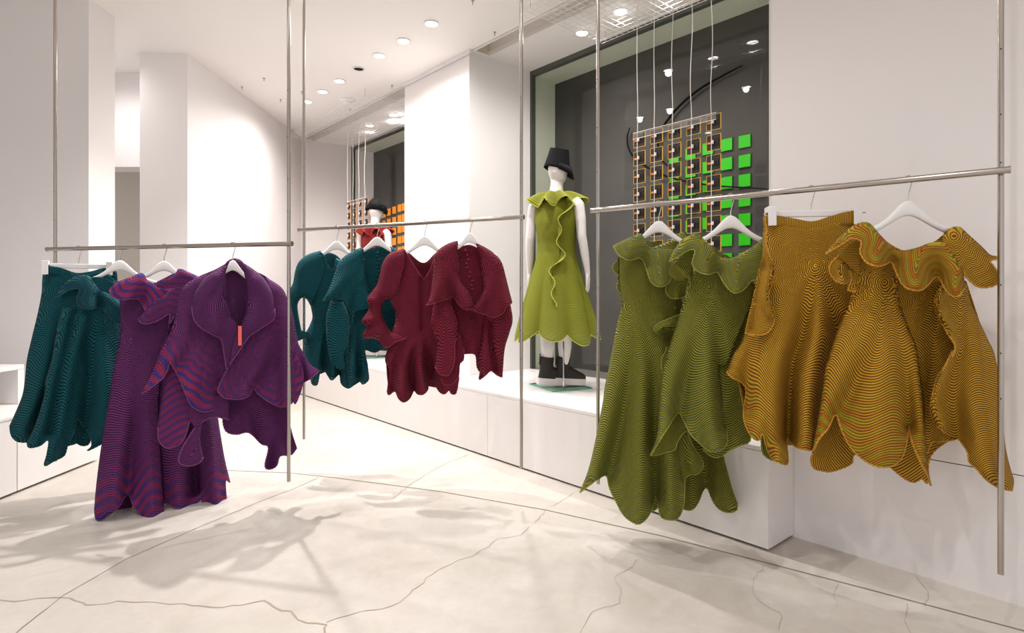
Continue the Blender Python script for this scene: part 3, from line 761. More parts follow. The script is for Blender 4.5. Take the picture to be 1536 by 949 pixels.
p = rodL(349)
hanger('white plastic hanger inside the purple jacket collar', p, YL, Z_L, zat(p, 390), sx=0.72)
G = Garment('jacket', 'purple ridged-knit jacket with wide shawl collar and small red tag', 'jacket', 'purple', p, YL)
sheet(G, 'back_panel', [('r', L3((200, 170), (175, 300), (190, 450), (215, 600))), ('h', L3((215, 600), (300, 640), (370, 650), (364, 705), (378, 750), (420, 762), (470, 755), (520, 800), (549, 815), (535, 888), (552, 904), (582, 890), (597, 850), (640, 846), (664, 818))), ('r', L3((664, 818), (640, 740), (622, 640), (640, 450), (620, 250), (600, 175))), ('t', L3((600, 175), (520, 110), (400, 90), (290, 120), (200, 170)))],
      -0.055, (0.06, -0.04), center=(420, 480, 0.7), folds=[(L3((430, 620), (420, 760)), (0, 0.02), 0.03), (L3((480, 610), (510, 790)), (0, -0.03), 0.025), (L3((560, 640), (600, 840)), (0, 0.03), 0.03), (L3((590, 650), (560, 890)), (0, -0.02), 0.02)])
sheet(G, 'neck_lining', [('t', L3((372, 100), (410, 92), (458, 100), (468, 200), (450, 300), (415, 340), (385, 300), (368, 200), (372, 100)))], -0.028, (0.03, 0), center=tuple(L3((405, 215))[0]) + (1.0,), h=0.008)
sheet(G, 'under_sleeve', [('r', L3((150, 465), (120, 600), (100, 730))), ('h', L3((100, 740), (106, 790), (140, 818), (200, 790), (232, 700), (260, 640))), ('t', L3((260, 640), (240, 500), (150, 465)))], 0.0, (0.04, 0.03), tint=(0.9, 0, 0.05), center=tuple(L3((130, 250))[0]) + (0.9,))
sheet(G, 'front_flounce', [('h', L3((250, 735), (215, 790), (186, 850), (192, 882), (235, 890), (276, 872), (282, 855))), ('r', L3((282, 855), (270, 780), (278, 720))), ('h', L3((278, 712), (330, 692), (388, 702))), ('t', L3((388, 702), (378, 610), (290, 610), (235, 640), (225, 690), (250, 735)))], 0.012, (0.03, 0.02), tint=(0.15, 0, .05))
# left front with its sleeve point
sheet(G, 'left_front', [('r', L3((375, 70), (330, 95), (260, 125), (205, 165), (182, 230), (168, 300), (145, 360), (110, 430), (80, 510), (35, 595))), ('h', L3((35, 597), (60, 582), (100, 552), (130, 520), (150, 468))), ('h', L3((150, 468), (190, 540), (218, 610), (240, 650), (290, 671), (340, 656), (378, 628))),
      ('t', L3((378, 628), (420, 560), (400, 420), (380, 250), (375, 70)))], 0.03, (0.10, 0.06), center=tuple(L3((330, 330))[0]) + (0.8,), tint=(0, 1.6, 0.085),
      folds=[(L3((230, 220), (190, 400), (150, 460)), (0, 0.02), 0.04), (L3((300, 330), (260, 480), (230, 600)), (0, 0.03), 0.05), (L3((350, 380), (340, 500), (350, 640)), (0, -0.02), 0.04)])
sheet(G, 'right_front', [('h', L3((573, 285), (520, 330), (470, 365), (432, 418), (395, 475), (365, 530), (342, 580))), ('h', L3((342, 585), (370, 613), (430, 619), (470, 605), (488, 574), (510, 600), (560, 635), (615, 650), (668, 612), (690, 553))), ('t', L3((690, 553), (715, 540))), ('h', L3((715, 540), (755, 505))),
      ('r', L3((755, 503), (715, 475), (690, 430), (665, 380), (645, 270), (625, 210), (600, 165), (540, 125))), ('t', L3((540, 125), (560, 200), (573, 285)))], 0.05, (0.10, 0.06), center=tuple(L3((600, 420))[0]) + (0.8,), tint=(0, 0.8, 0.05),
      folds=[(L3((560, 330), (500, 480), (440, 610)), (0, 0.02), 0.04), (L3((590, 340), (560, 480), (490, 575)), (0, -0.02), 0.03), (L3((620, 280), (620, 450), (620, 640)), (0.01, 0.03), 0.04), (L3((650, 330), (680, 470), (690, 540)), (0, -0.025), 0.025)])
sheet(G, 'sleeve_lining', [('t', L3((655, 420), (690, 500), (686, 570), (655, 640), (640, 520), (655, 420)))], 0.058, (0.03, 0), tint=(1.6, 0, .05), h=0.008, center=tuple(L3((600, 420))[0]) + (0.8,))
sheet(G, 'collar_side', [('r', L3((395, 52), (378, 66), (345, 92), (292, 128), (252, 186), (238, 240))), ('h', L3((238, 240), (245, 290), (270, 325), (320, 355), (358, 378), (370, 440), (378, 495))), ('t', L3((378, 495), (415, 420), (425, 330), (395, 280))), ('r', L3((395, 280), (370, 200), (368, 120), (395, 52)))],
      0.085, (0.045, 0.045), folds=[(L3((330, 120), (300, 220), (330, 340)), 0.02, 0.04)], tint=(0, 0, .05))
sheet(G, 'collar_side', [('r', L3((440, 62), (490, 95), (530, 130), (560, 180), (574, 250))), ('h', L3((574, 252), (571, 292), (520, 330), (470, 366), (432, 420), (392, 478))), ('t', L3((392, 478), (405, 400), (430, 330))), ('r', L3((430, 330), (458, 260), (460, 150), (440, 62)))],
      0.10, (0.045, 0.045), folds=[(L3((500, 140), (520, 220), (480, 320)), 0.015, 0.04)])
sheet(G, 'collar_stand', [('r', L3((362, 120), (372, 75), (395, 52), (425, 50), (448, 70), (462, 130))), ('t', L3((462, 130), (450, 105), (415, 98), (380, 105), (362, 120)))], -0.02, (0.02, 0.02), h=0.008)
k = G.xyz(G.uz(L3((433, 361))), 0.112)[0]
MB().box(k[0] - 0.0085, k[0] + 0.0085, k[1] - 0.003, k[1], k[2] - 0.052, k[2] + 0.052).build('tag', mat('coral_tag', (236, 104, 92), 0.6), G.e)['label'] = 'coral red tag'

# ---- second rack: teal top, teal jacket, burgundy top, burgundy jacket
YM = D2R(8)
p = rodM(505)
hanger('white plastic hanger in the teal long-sleeved top', p, YM, Z_M, zat(p, 361))
G = Garment('top', 'dark teal fitted knit top with bent ruffled sleeve', 'top', 'teal', p, YM, 0.6)
sheet(G, 'torso', [('r', PX((470, 395), (462, 430), (467, 461), (469, 476), (464, 490), (458, 502), (457, 520), (456, 534))), ('h', PX((456, 536), (465, 553), (467, 572), (470, 577), (476, 576), (480, 558), (487, 556), (492, 563), (498, 570), (509, 561), (512, 575), (522, 582), (531, 577), (540, 572), (544, 576), (552, 569), (551, 545))),
      ('r', PX((551, 545), (540, 500), (532, 450), (520, 400), (504, 387))), ('t', PX((504, 387), (498, 403), (490, 392), (481, 378), (470, 395)))], 0.02, (0.08, 0.06), center=(500, 478, 0.7),
      folds=[(PX((485, 490), (474, 540), (471, 575)), (0, 0.03), 0.018), (PX((490, 490), (484, 556)), (0, -0.035), 0.018), (PX((500, 490), (497, 565)), (0, 0.03), 0.018), (PX((508, 490), (509, 560)), (0, -0.035), 0.016), (PX((515, 490), (522, 580)), (0, 0.03), 0.02)])
sheet(G, 'sleeve', [('r', PX((481, 376), (464, 381), (451, 390), (444, 403), (440, 424), (434, 438), (433, 460), (439, 475), (443, 495), (446, 511))), ('h', PX((446, 511), (456, 507), (466, 506), (463, 500), (452, 496))), ('r', PX((452, 496), (449, 482), (446, 463), (447, 453), (453, 446), (460, 448), (466, 458))), ('t', PX((466, 458), (478, 430), (486, 400), (481, 376)))], 0.03, (0.05, 0.045), center=(462, 350, 0.9), wob=(12, 0.02))
back(G, [('r', PX((470, 395), (462, 430), (467, 461), (469, 480), (460, 500), (458, 530))), ('h', PX((458, 530), (475, 560), (500, 555), (535, 570), (550, 545))), ('r', PX((550, 545), (540, 500), (530, 450), (520, 400))), ('t', PX((520, 400), (505, 383), (490, 380), (470, 395)))], -0.06)

p = rodM(566)
hanger('white plastic hanger in the teal draped jacket', p, YM, Z_M, zat(p, 355))
G = Garment('jacket', 'dark teal draped knit jacket with open cowl front', 'jacket', 'teal', p, YM, 0.6)
sheet(G, 'back_panel', [('r', M1((440, 100), (420, 250), (390, 420), (360, 560))), ('h', M1((350, 730), (362, 822), (388, 838), (408, 822), (430, 850), (466, 830), (455, 740), (440, 640), (448, 655), (500, 676), (552, 650))), ('r', M1((552, 650), (650, 560), (670, 400), (665, 250), (635, 110), (585, 85))), ('t', M1((585, 85), (520, 75), (440, 100)))], -0.05, (0.05, -0.03), center=(575, 480, 0.7), tint=(0, 0.5, .05),
      folds=[(M1((390, 500), (380, 830)), (0, 0.03), 0.02), (M1((415, 520), (410, 800)), (0, -0.03), 0.018), (M1((440, 520), (440, 840)), (0, 0.03), 0.02)])
sheet(G, 'sleeve', [('r', M1((250, 385), (226, 480), (228, 580), (238, 660), (252, 725))), ('h', M1((252, 725), (280, 756), (310, 772), (326, 750), (320, 690), (346, 620), (358, 530))), ('r', M1((358, 530), (345, 450), (320, 390))), ('t', M1((320, 390), (250, 385)))], 0.015, (0.04, 0.04), center=(510, 430, 0.6))
sheet(G, 'front_drape', [('r', M1((440, 80), (400, 90), (335, 128), (292, 178), (265, 258), (240, 320), (208, 380))), ('h', M1((208, 384), (260, 378), (310, 372), (335, 390), (350, 422), (377, 441), (420, 432), (480, 417))), ('t', M1((480, 417), (560, 440), (620, 430), (610, 390), (560, 380), (478, 338))), ('r', M1((478, 338), (458, 290), (447, 200), (440, 80)))], 0.045, (0.055, 0.05), center=tuple(M1((430, 150))[0]) + (0.7,),
      folds=[(M1((400, 170), (330, 250), (240, 350)), (0, 0.02), 0.035), (M1((430, 260), (400, 340), (380, 430)), (0, -0.02), 0.03)])
sheet(G, 'front_drape', [('r', M1((585, 75), (620, 90), (660, 140), (690, 250), (700, 350))), ('h', M1((700, 370), (640, 420), (560, 440))), ('t', M1((560, 440), (540, 400), (585, 300))), ('r', M1((585, 300), (600, 200), (585, 75)))], 0.03, (0.05, 0.045), center=tuple(M1((600, 150))[0]) + (0.7,))
for x, y in ((519, 110), (516, 130), (523, 150), (517, 172), (521, 194), (524, 215), (514, 240), (510, 262)):
    k = G.xyz(G.uz(M1((x, y))), -0.043)[0]; MB().lathe([(0.002, -0.008), (0.008, -0.004), (0.0085, 0.003), (0.002, 0.008)], 8, tuple(k)).build('button_loop', EDGE['teal'], G.e, True)

p = rodM(637)
hanger('white plastic hanger in the burgundy long-sleeved top', p, YM, Z_M, zat(p, 354))
G = Garment('top', 'burgundy fitted knit top with zigzag sleeve and flared peplum', 'top', 'burgundy', p, YM, 0.55)
sheet(G, 'torso', [('r', M2((200, 180), (165, 385), (186, 440), (187, 505), (165, 560), (150, 630), (134, 700), (152, 765), (144, 860))), ('h', M2((144, 868), (152, 886), (185, 866), (202, 902), (230, 924), (262, 904), (285, 862), (302, 880), (330, 884), (356, 860), (362, 822), (385, 812), (402, 842), (420, 870), (446, 881), (470, 860), (480, 878), (506, 876), (522, 800))),
      ('r', M2((522, 800), (510, 640), (470, 520), (430, 440), (415, 300), (398, 140))), ('h', M2((398, 140), (375, 215), (340, 275), (325, 265), (285, 205), (232, 120))), ('t', M2((232, 120), (200, 180)))], 0.02, (0.10, 0.065), center=tuple(M2((335, 545))[0]) + (0.8,),
      folds=[(M2((320, 560), (240, 700), (225, 920)), (0, 0.04), 0.03), (M2((325, 560), (275, 700), (280, 860)), (0, -0.04), 0.022), (M2((332, 560), (315, 700), (325, 880)), (0, 0.045), 0.03), (M2((345, 560), (362, 700), (375, 815)), (0, -0.06), 0.03), (M2((370, 560), (420, 700), (440, 875)), (0, 0.03), 0.035), (M2((300, 560), (200, 680), (170, 860)), (0, -0.03), 0.02), (M2((330, 280), (330, 540)), -0.015, 0.02)])
sheet(G, 'sleeve', [('r', M2((232, 116), (160, 140), (122, 190), (105, 260), (88, 312), (40, 378), (50, 432), (10, 496), (38, 526), (18, 562), (22, 586), (85, 590), (120, 626))), ('h', M2((148, 634), (190, 606), (242, 588), (232, 570))), ('r', M2((232, 570), (200, 560), (163, 556), (124, 492), (114, 440), (124, 396), (145, 380), (168, 388))), ('t', M2((168, 388), (200, 320), (235, 200), (232, 116)))], 0.035, (0.06, 0.05), center=tuple(M2((190, 60))[0]) + (0.9,), wob=(12, 0.02),
      folds=[(M2((40, 378), (115, 400)), (0.015, 0), 0.02), (M2((10, 496), (120, 480)), (0.02, 0), 0.02), (M2((18, 570), (150, 550)), (0.02, 0), 0.02)])
back(G, [('r', M2((200, 180), (165, 385), (186, 440), (187, 505), (165, 560), (140, 700), (150, 850))), ('t', M2((150, 850), (250, 850), (350, 840), (450, 850), (520, 790))), ('r', M2((520, 790), (500, 600), (430, 440), (415, 300), (398, 140))), ('t', M2((398, 140), (330, 190), (232, 120), (200, 180)))], -0.07)

p = rodM(705)
hanger('white plastic hanger in the burgundy draped jacket', p, YM, Z_M, zat(p, 349), sx=0.82)
G = Garment('jacket', 'burgundy draped knit jacket with cowl front and two sleeves', 'jacket', 'burgundy', p, YM, 0.55)
sheet(G, 'back_panel', [('r', M2((515, 110), (470, 300), (470, 430), (500, 560))), ('h', M2((520, 640), (540, 668), (606, 672), (618, 740), (640, 770), (668, 775))), ('r', M2((668, 775), (720, 500), (700, 300), (636, 118))), ('t', M2((636, 118), (575, 95), (515, 110)))], -0.05, (0.05, -0.03), center=tuple(M2((590, 480))[0]) + (0.7,), folds=[(M2((590, 470), (600, 670)), (0, 0.015), 0.03)])
sheet(G, 'sleeve', [('r', M2((392, 405), (371, 490), (385, 560), (408, 625), (396, 735))), ('h', M2((396, 740), (420, 775), (460, 783), (490, 742), (500, 680), (500, 610), (516, 585))), ('r', M2((516, 585), (518, 530), (510, 470), (482, 400))), ('t', M2((482, 400), (480, 362), (430, 362), (392, 405)))], 0.02, (0.045, 0.045), center=tuple(M2((450, 430))[0]) + (0.5,))
sheet(G, 'peplum', [('t', M2((470, 600), (520, 560), (548, 640))), ('h', M2((548, 650), (545, 700), (525, 725), (518, 790), (480, 830), (440, 828), (425, 800))), ('t', M2((425, 800), (440, 700), (470, 600)))], -0.02, (0.04, 0.02))
sheet(G, 'sleeve', [('r', M2((790, 400), (803, 490), (786, 560), (762, 640), (753, 740), (750, 790))), ('h', M2((748, 793), (720, 780), (690, 758), (660, 784), (630, 806), (628, 790))), ('r', M2((628, 790), (632, 760), (622, 700), (640, 600), (655, 480))), ('t', M2((655, 480), (720, 430), (790, 400)))], 0.0, (0.05, 0.045), center=tuple(M2((740, 430))[0]) + (0.5,), folds=[(M2((688, 500), (690, 600), (715, 760)), (-0.02, -0.03), 0.016), (M2((665, 500), (650, 760)), (0, 0.02), 0.02)])
sheet(G, 'front_drape', [('r', M2((515, 75), (480, 84), (430, 110), (396, 150), (390, 230), (381, 300), (370, 370), (352, 410))), ('h', M2((352, 413), (410, 396), (470, 378), (496, 370), (515, 402), (552, 433), (604, 437))), ('t', M2((604, 437), (625, 420), (610, 400))), ('r', M2((610, 400), (575, 340), (532, 290), (522, 200), (515, 75)))], 0.05, (0.055, 0.05), center=tuple(M2((440, 170))[0]) + (0.8,),
      folds=[(M2((440, 170), (430, 280), (380, 400)), (0, 0.025), 0.035), (M2((500, 240), (520, 330), (560, 420)), (0, 0.02), 0.03), (M2((470, 240), (490, 370)), (0, -0.025), 0.025)])
sheet(G, 'front_drape', [('r', M2((610, 86), (660, 110), (712, 146), (746, 190), (766, 260), (786, 340), (801, 397))), ('h', M2((801, 401), (772, 420), (752, 455), (710, 476), (660, 463), (600, 441), (540, 425))), ('t', M2((540, 425), (600, 425), (620, 390))), ('r', M2((620, 390), (648, 330), (640, 240), (632, 150), (610, 86)))], 0.06, (0.055, 0.05), center=tuple(M2((700, 200))[0]) + (0.8,),
      folds=[(M2((720, 240), (680, 320), (620, 420)), (0.0, 0.03), 0.035), (M2((750, 260), (760, 360), (770, 410)), (0, 0.02), 0.03), (M2((690, 330), (720, 460)), (0, 0.015), 0.03)])
for x, y in ((556, 125), (566, 150), (570, 172), (562, 195), (566, 215), (580, 240), (578, 262), (592, 285), (588, 308), (592, 328)):
    k = G.xyz(G.uz(M2((x, y))), -0.043)[0]; MB().lathe([(0.002, -0.009), (0.009, -0.004), (0.0095, 0.003), (0.002, 0.009)], 8, tuple(k)).build('button_loop', EDGE['burgundy'], G.e, True)

# ---- third rack: two green dresses, gold skirt, gold dress
YR = D2R(-8)
p = rodR(988)
hanger('white plastic hanger in the longer green dress', p, YR, Z_R, zat(p, 331))
G = Garment('dress', 'long olive green ridged-knit dress with pointed scalloped hem', 'dress', 'green', p, YR)
side = R1((272, 250), (275, 420), (288, 545), (265, 640), (235, 800), (207, 949)) + R2((160, 300), (100, 580), (40, 742))
hem = R2((40, 744), (95, 702), (150, 662), (196, 645), (216, 722), (260, 812), (300, 880), (350, 920), (390, 931), (430, 902), (462, 850), (484, 768), (500, 792), (516, 880), (560, 906), (612, 901), (640, 862), (656, 800), (662, 640))
rs = R2((662, 640), (640, 400), (620, 200), (600, 0)) + R1((600, 800), (610, 600), (600, 400), (580, 300))
sheet(G, 'front_panel', [('r', side), ('h', hem), ('r', rs), ('t', R1((580, 300), (520, 230), (430, 190), (330, 200), (272, 250)))], 0.03, (0.13, 0.075), center=tuple(R1((337, 547))[0]) + (0.55,), tint=(0, 0.8, 0.08),
      folds=[(R1((320, 600), (290, 800)) + R2((230, 200), (130, 640)), (0, 0.04), 0.05), (R1((350, 620), (350, 900)) + R2((290, 300), (200, 640)), (0, -0.045), 0.045), (R1((370, 620), (400, 900)) + R2((400, 400), (380, 920)), (0, 0.055), 0.06), (R1((420, 620), (470, 900)) + R2((480, 400), (484, 780)), (0, -0.05), 0.035), (R1((450, 600), (540, 900)) + R2((570, 400), (575, 900)), (0, 0.035), 0.04)])
back(G, [('r', R1((262, 260), (268, 420), (285, 545), (255, 760)) + R2((180, 200), (230, 600), (260, 700))), ('h', R2((260, 700), (340, 800), (440, 840), (480, 850), (497, 835), (520, 800), (640, 838), (700, 848), (740, 802), (770, 730), (796, 720), (830, 800), (870, 846), (922, 863), (966, 850), (973, 810))), ('r', R2((973, 810), (940, 720), (892, 540), (840, 300), (780, 0)) + R1((700, 700), (640, 500), (600, 300))), ('t', R1((600, 300), (540, 190), (420, 170), (262, 260)))], -0.08, edge=True,
     center=tuple(R1((520, 500))[0]) + (0.5,), folds=[(R2((700, 400), (700, 840)), (0, 0.03), 0.035), (R2((760, 400), (790, 720)), (0, -0.03), 0.035), (R2((830, 400), (920, 860)), (0, 0.03), 0.04)])
sheet(G, 'collar', [('h', R1((238, 194), (270, 246), (330, 276), (400, 266), (430, 322), (460, 402), (500, 432), (542, 428), (575, 392), (582, 310), (602, 222))), ('r', R1((602, 222), (560, 210), (480, 212), (440, 182), (408, 130), (385, 122), (300, 160), (238, 190)))], 0.085, (0.045, 0.035), tint=(0.75, 0, .05),
      folds=[(R1((400, 150), (340, 200), (300, 265)), (0, 0.02), 0.04), (R1((440, 190), (430, 300)), (0, -0.025), 0.03), (R1((520, 220), (520, 420)), (0, 0.025), 0.04)])
sheet(G, 'collar_back', [('r', R1((470, 205), (540, 178), (605, 150), (640, 112), (670, 135))), ('t', R1((670, 135), (660, 230), (600, 250), (540, 240), (470, 205)))], -0.02, (0.03, 0.03), tint=(0.3, 0, .05))
sheet(G, 'side_ruffle', [('h', R1((560, 380), (548, 455), (575, 498), (632, 502), (668, 482))), ('t', R1((668, 482), (680, 400), (640, 350), (560, 380)))], 0.055, (0.03, 0.02), folds=[(R1((610, 380), (610, 500)), (0, 0.02), 0.02)])
sheet(G, 'side_ruffle', [('h', R1((650, 590), (550, 632), (492, 660), (480, 692), (540, 740), (552, 800), (524, 870), (530, 960)) + R2((540, 40), (560, 120))), ('t', R2((560, 120), (640, 60)) + R1((690, 700), (650, 590)))], 0.045, (0.03, 0.0), folds=[(R1((500, 690), (620, 640)), (0.03, 0), 0.02), (R1((560, 760), (640, 700)), (-0.03, 0), 0.03)])
sheet(G, 'side_ruffle', [('t', R2((600, 480), (640, 380), (675, 380))), ('h', R2((675, 380), (710, 470), (768, 570), (742, 632), (690, 640), (662, 662), (660, 720), (655, 800))), ('t', R2((655, 800), (640, 640), (600, 480)))], 0.015, (0.03, 0.0), folds=[(R2((680, 400), (720, 600)), 0.02, 0.03)])
for q in (((268, 280), (240, 300), (235, 330), (262, 362), (285, 370)), ((272, 400), (260, 425), (262, 450), (285, 465))):
    sheet(G, 'back_ruffle', [('h', R1(*q)), ('t', R1(q[-1], (300, (q[0][1] + q[-1][1]) / 2), q[0]))], -0.06, (0.03, 0), h=0.008)

p = rodR(1096)
hanger('white plastic hanger in the shorter green dress', p, YR, Z_R, zat(p, 323))
G = Garment('dress', 'shorter olive green ridged-knit dress with wide wavy collar', 'dress', 'green', p, YR)
side = R1((712, 320), (665, 480), (620, 640), (570, 800), (530, 949)) + R2((515, 200), (500, 400), (460, 518))
hem = R2((460, 522), (500, 458), (560, 360), (620, 270), (652, 312), (692, 392), (750, 452), (802, 496), (850, 501), (892, 480), (911, 440), (904, 340))
rs = R2((904, 340), (885, 200), (862, 0)) + R1((900, 900), (960, 760), (1040, 560), (1070, 420))
sheet(G, 'front_panel', [('r', side), ('h', hem), ('t', rs), ('t', R1((1070, 420), (980, 300), (860, 250), (760, 240), (712, 320)))], 0.03, (0.12, 0.07), center=tuple(R1((805, 430))[0]) + (0.6,), tint=(0, 0.9, 0.08),
      folds=[(R1((720, 560), (640, 800)) + R2((570, 120), (520, 440)), (0, 0.045), 0.05), (R1((770, 560), (720, 800)) + R2((650, 120), (622, 280)), (0, -0.03), 0.04), (R1((800, 540), (790, 800)) + R2((790, 200), (840, 480)), (0, 0.05), 0.06), (R1((830, 540), (860, 800)) + R2((885, 100), (905, 340)), (0, -0.05), 0.03)])
sheet(G, 'side_panel', [('t', R1((1000, 400), (1075, 420))), ('r', R1((1090, 440), (1100, 700), (1090, 949)) + R2((1075, 200), (1052, 395))), ('h', R2((1052, 398), (1042, 446), (985, 465), (940, 482), (905, 510), (860, 535), (815, 528), (770, 490))), ('t', R2((770, 490), (800, 300), (840, 100)) + R1((860, 800), (950, 600), (1000, 400)))], -0.025, (0.07, 0.04), center=tuple(R1((960, 430))[0]) + (0.6,))
sheet(G, 'back_panel', [('r', R1((700, 330), (620, 660), (540, 940)) + R2((520, 300), (478, 500))), ('h', R2((462, 524), (500, 522), (560, 502), (602, 490), (620, 440), (670, 380), (720, 430), (800, 480), (900, 500), (1040, 440))), ('r', R2((1040, 440), (1060, 200), (1080, 0)) + R1((1085, 700), (1080, 420))), ('t', R1((1080, 420), (960, 280), (850, 240), (700, 330)))], -0.095, (0.08, -0.055), h=0.016)
sheet(G, 'collar', [('h', R1((568, 287), (600, 270), (640, 240), (690, 216), (722, 222), (706, 300), (745, 346), (800, 361), (850, 346), (870, 372), (900, 422), (942, 466), (980, 469), (1020, 441), (1058, 398), (1100, 400))), ('t', R1((1100, 400), (1140, 250), (1130, 140))), ('r', R1((1130, 140), (1080, 186), (1020, 226), (940, 266), (862, 256), (830, 210), (790, 178), (742, 122), (700, 128), (640, 162), (600, 220), (568, 282)))], 0.085, (0.045, 0.035), tint=(0.7, 0, .05),
      folds=[(R1((740, 150), (770, 250), (790, 350)), (0, 0.03), 0.045), (R1((850, 240), (850, 340)), (0, -0.03), 0.03), (R1((950, 280), (960, 460)), (0, 0.03), 0.05), (R1((690, 150), (640, 220)), (0, 0.015), 0.03)])
sheet(G, 'collar_underside', [('t', R1((600, 285), (690, 215), (725, 240), (712, 300), (700, 400), (670, 380), (640, 402), (582, 382), (565, 335), (600, 285)))], 0.025, (0.03, 0), h=0.009, folds=[(R1((600, 300), (690, 390)), 0.02, 0.015)])
sheet(G, 'collar_back', [('t', R1((800, 190), (835, 195), (870, 235), (930, 262), (900, 290), (830, 270), (800, 190)))], -0.03, (0.03, 0), h=0.01)

p = rodR(1217)
skirt_hanger('white clip hanger holding the gold skirt', p, YR, Z_R, zat(p, 320), 0.178)
G = Garment('skirt', 'gold brown ridged-knit skirt with ruffled side edge', 'skirt', 'gold', p, YR)
side = R3((262, 140), (270, 250), (262, 400), (225, 560), (165, 780), (95, 900)) + R4((90, 110), (45, 222))
hem = R4((45, 238), (80, 266), (130, 291), (156, 342), (140, 480), (160, 562), (200, 622), (232, 630), (250, 590), (280, 682), (310, 742), (360, 769), (402, 766), (394, 640), (404, 602), (412, 632), (450, 670), (500, 688), (556, 686), (620, 640), (680, 600))
rs = R4((680, 600), (700, 300), (720, 0)) + R3((790, 700), (825, 500), (832, 300), (818, 140))
sheet(G, 'front_panel', [('r', side), ('h', hem), ('r', rs), ('t', R3((818, 140), (720, 130), (545, 170), (400, 155), (262, 140)))], 0.03, (0.11, 0.07), center=tuple(R3((565, 390))[0]) + (0.6,), tint=(0, 0.9, 0.07),
      folds=[(R3((400, 420), (330, 700)) + R4((260, 100), (230, 600)), (0, 0.045), 0.05), (R3((330, 500), (250, 800)) + R4((170, 200), (150, 440)), (0, -0.04), 0.04), (R3((480, 480), (370, 900)) + R4((330, 400), (350, 760)), (0, 0.045), 0.035), (R3((540, 460), (480, 800)) + R4((420, 200), (400, 620)), (0, -0.07), 0.032), (R3((570, 440), (580, 800)) + R4((530, 300), (500, 680)), (0.01, 0.05), 0.045), (R3((640, 500), (690, 800)) + R4((660, 100), (620, 500)), (0, -0.05), 0.035)])
back(G, [('r', R3((262, 140), (262, 400), (225, 560), (130, 860)) + R4((100, 200), (150, 500))), ('t', R4((150, 500), (250, 640), (400, 660), (560, 660), (680, 600))), ('r', rs), ('t', R3((818, 140), (545, 160), (262, 140)))], -0.075)
sheet(G, 'hem_facing', [('t', R4((246, 600), (300, 640), (320, 745))), ('h', R4((320, 752), (290, 742), (256, 712), (246, 660), (246, 600)))], 0.0, (0.03, 0), kn='green', h=0.008)
sheet(G, 'waistband', [('t', R3((255, 96), (330, 92), (430, 108), (542, 126), (640, 100), (720, 76), (810, 58))), ('t', R3((810, 58), (820, 138))), ('t', R3((820, 138), (720, 150), (545, 190), (400, 160), (262, 140))), ('t', R3((262, 140), (255, 96)))], 0.022, (0.1, 0), center=(2600, 330, 1.0), wob=(1, 0), thick=0.012)
sheet(G, 'side_ruffle', [('t', R3((258, 105), (256, 300), (232, 400), (200, 565), (148, 785))), ('h', R3((148, 787), (200, 799), (270, 793), (312, 746), (321, 680), (306, 622), (286, 570), (308, 485), (321, 400), (290, 320), (270, 232), (276, 180), (266, 110)))], 0.07, (0.03, 0.0), tint=(0, 0.2, .03), folds=[(R3((262, 120), (285, 300), (300, 400), (275, 560), (300, 680)), 0.02, 0.012), (R3((240, 400), (180, 760)), -0.02, 0.02)], center=tuple(R3((120, 500))[0]) + (1.0,))

p = rodR(1362)
hanger('white plastic hanger in the gold dress', p, YR, Z_R, zat(p, 301))
G = Garment('dress', 'gold ridged-knit dress with petal hem and wide ruffled collar', 'dress', 'gold', p, YR)
side = R5((290, 360), (270, 490), (220, 620), (150, 790), (100, 949)) + R4((630, 200), (606, 380), (576, 560), (553, 688))
hem = R4((553, 692), (590, 622), (640, 562), (685, 478)) + R6((180, 530), (230, 632), (290, 702), (360, 752), (430, 776), (502, 771), (550, 741), (586, 680), (610, 562), (618, 508), (640, 620), (690, 740), (738, 832), (760, 896))
rs = R6((760, 896), (738, 780), (722, 600), (716, 400), (692, 200), (662, 0)) + R5((620, 760), (565, 600), (545, 480), (560, 380))
sheet(G, 'front_panel', [('r', side), ('h', hem), ('r', rs), ('t', R5((560, 380), (520, 260), (400, 220), (310, 270), (290, 360)))], 0.04, (0.13, 0.075), center=tuple(R5((455, 440))[0]) + (0.6,), tint=(0, 1.15, 0.11),
      folds=[(R5((400, 560), (300, 800)) + R6((190, 150), (100, 420), (20, 620)), (0, 0.035), 0.05), (R5((440, 600), (400, 850)) + R6((280, 200), (142, 440)), (0, -0.025), 0.04), (R5((460, 560), (460, 850)) + R6((430, 300), (430, 770)), (0.0, 0.05), 0.075), (R5((490, 560), (560, 850)) + R6((600, 200), (620, 520)), (0, -0.035), 0.03), (R5((520, 560), (620, 850)) + R6((670, 300), (720, 800)), (0, 0.03), 0.035)])
sheet(G, 'middle_panel', [('t', R5((500, 380), (900, 480), (960, 600))), ('r', R5((960, 600), (980, 900)) + R6((960, 300), (930, 590))), ('h', R6((930, 592), (880, 606), (800, 614), (766, 618), (733, 692), (722, 640))), ('t', R6((722, 640), (690, 300), (600, 0)) + R5((560, 700), (500, 380)))], -0.03, (0.05, 0.02), center=tuple(R5((820, 420))[0]) + (0.7,), folds=[(R5((720, 500), (760, 800)) + R6((760, 300), (740, 650)), (0, -0.03), 0.04)])
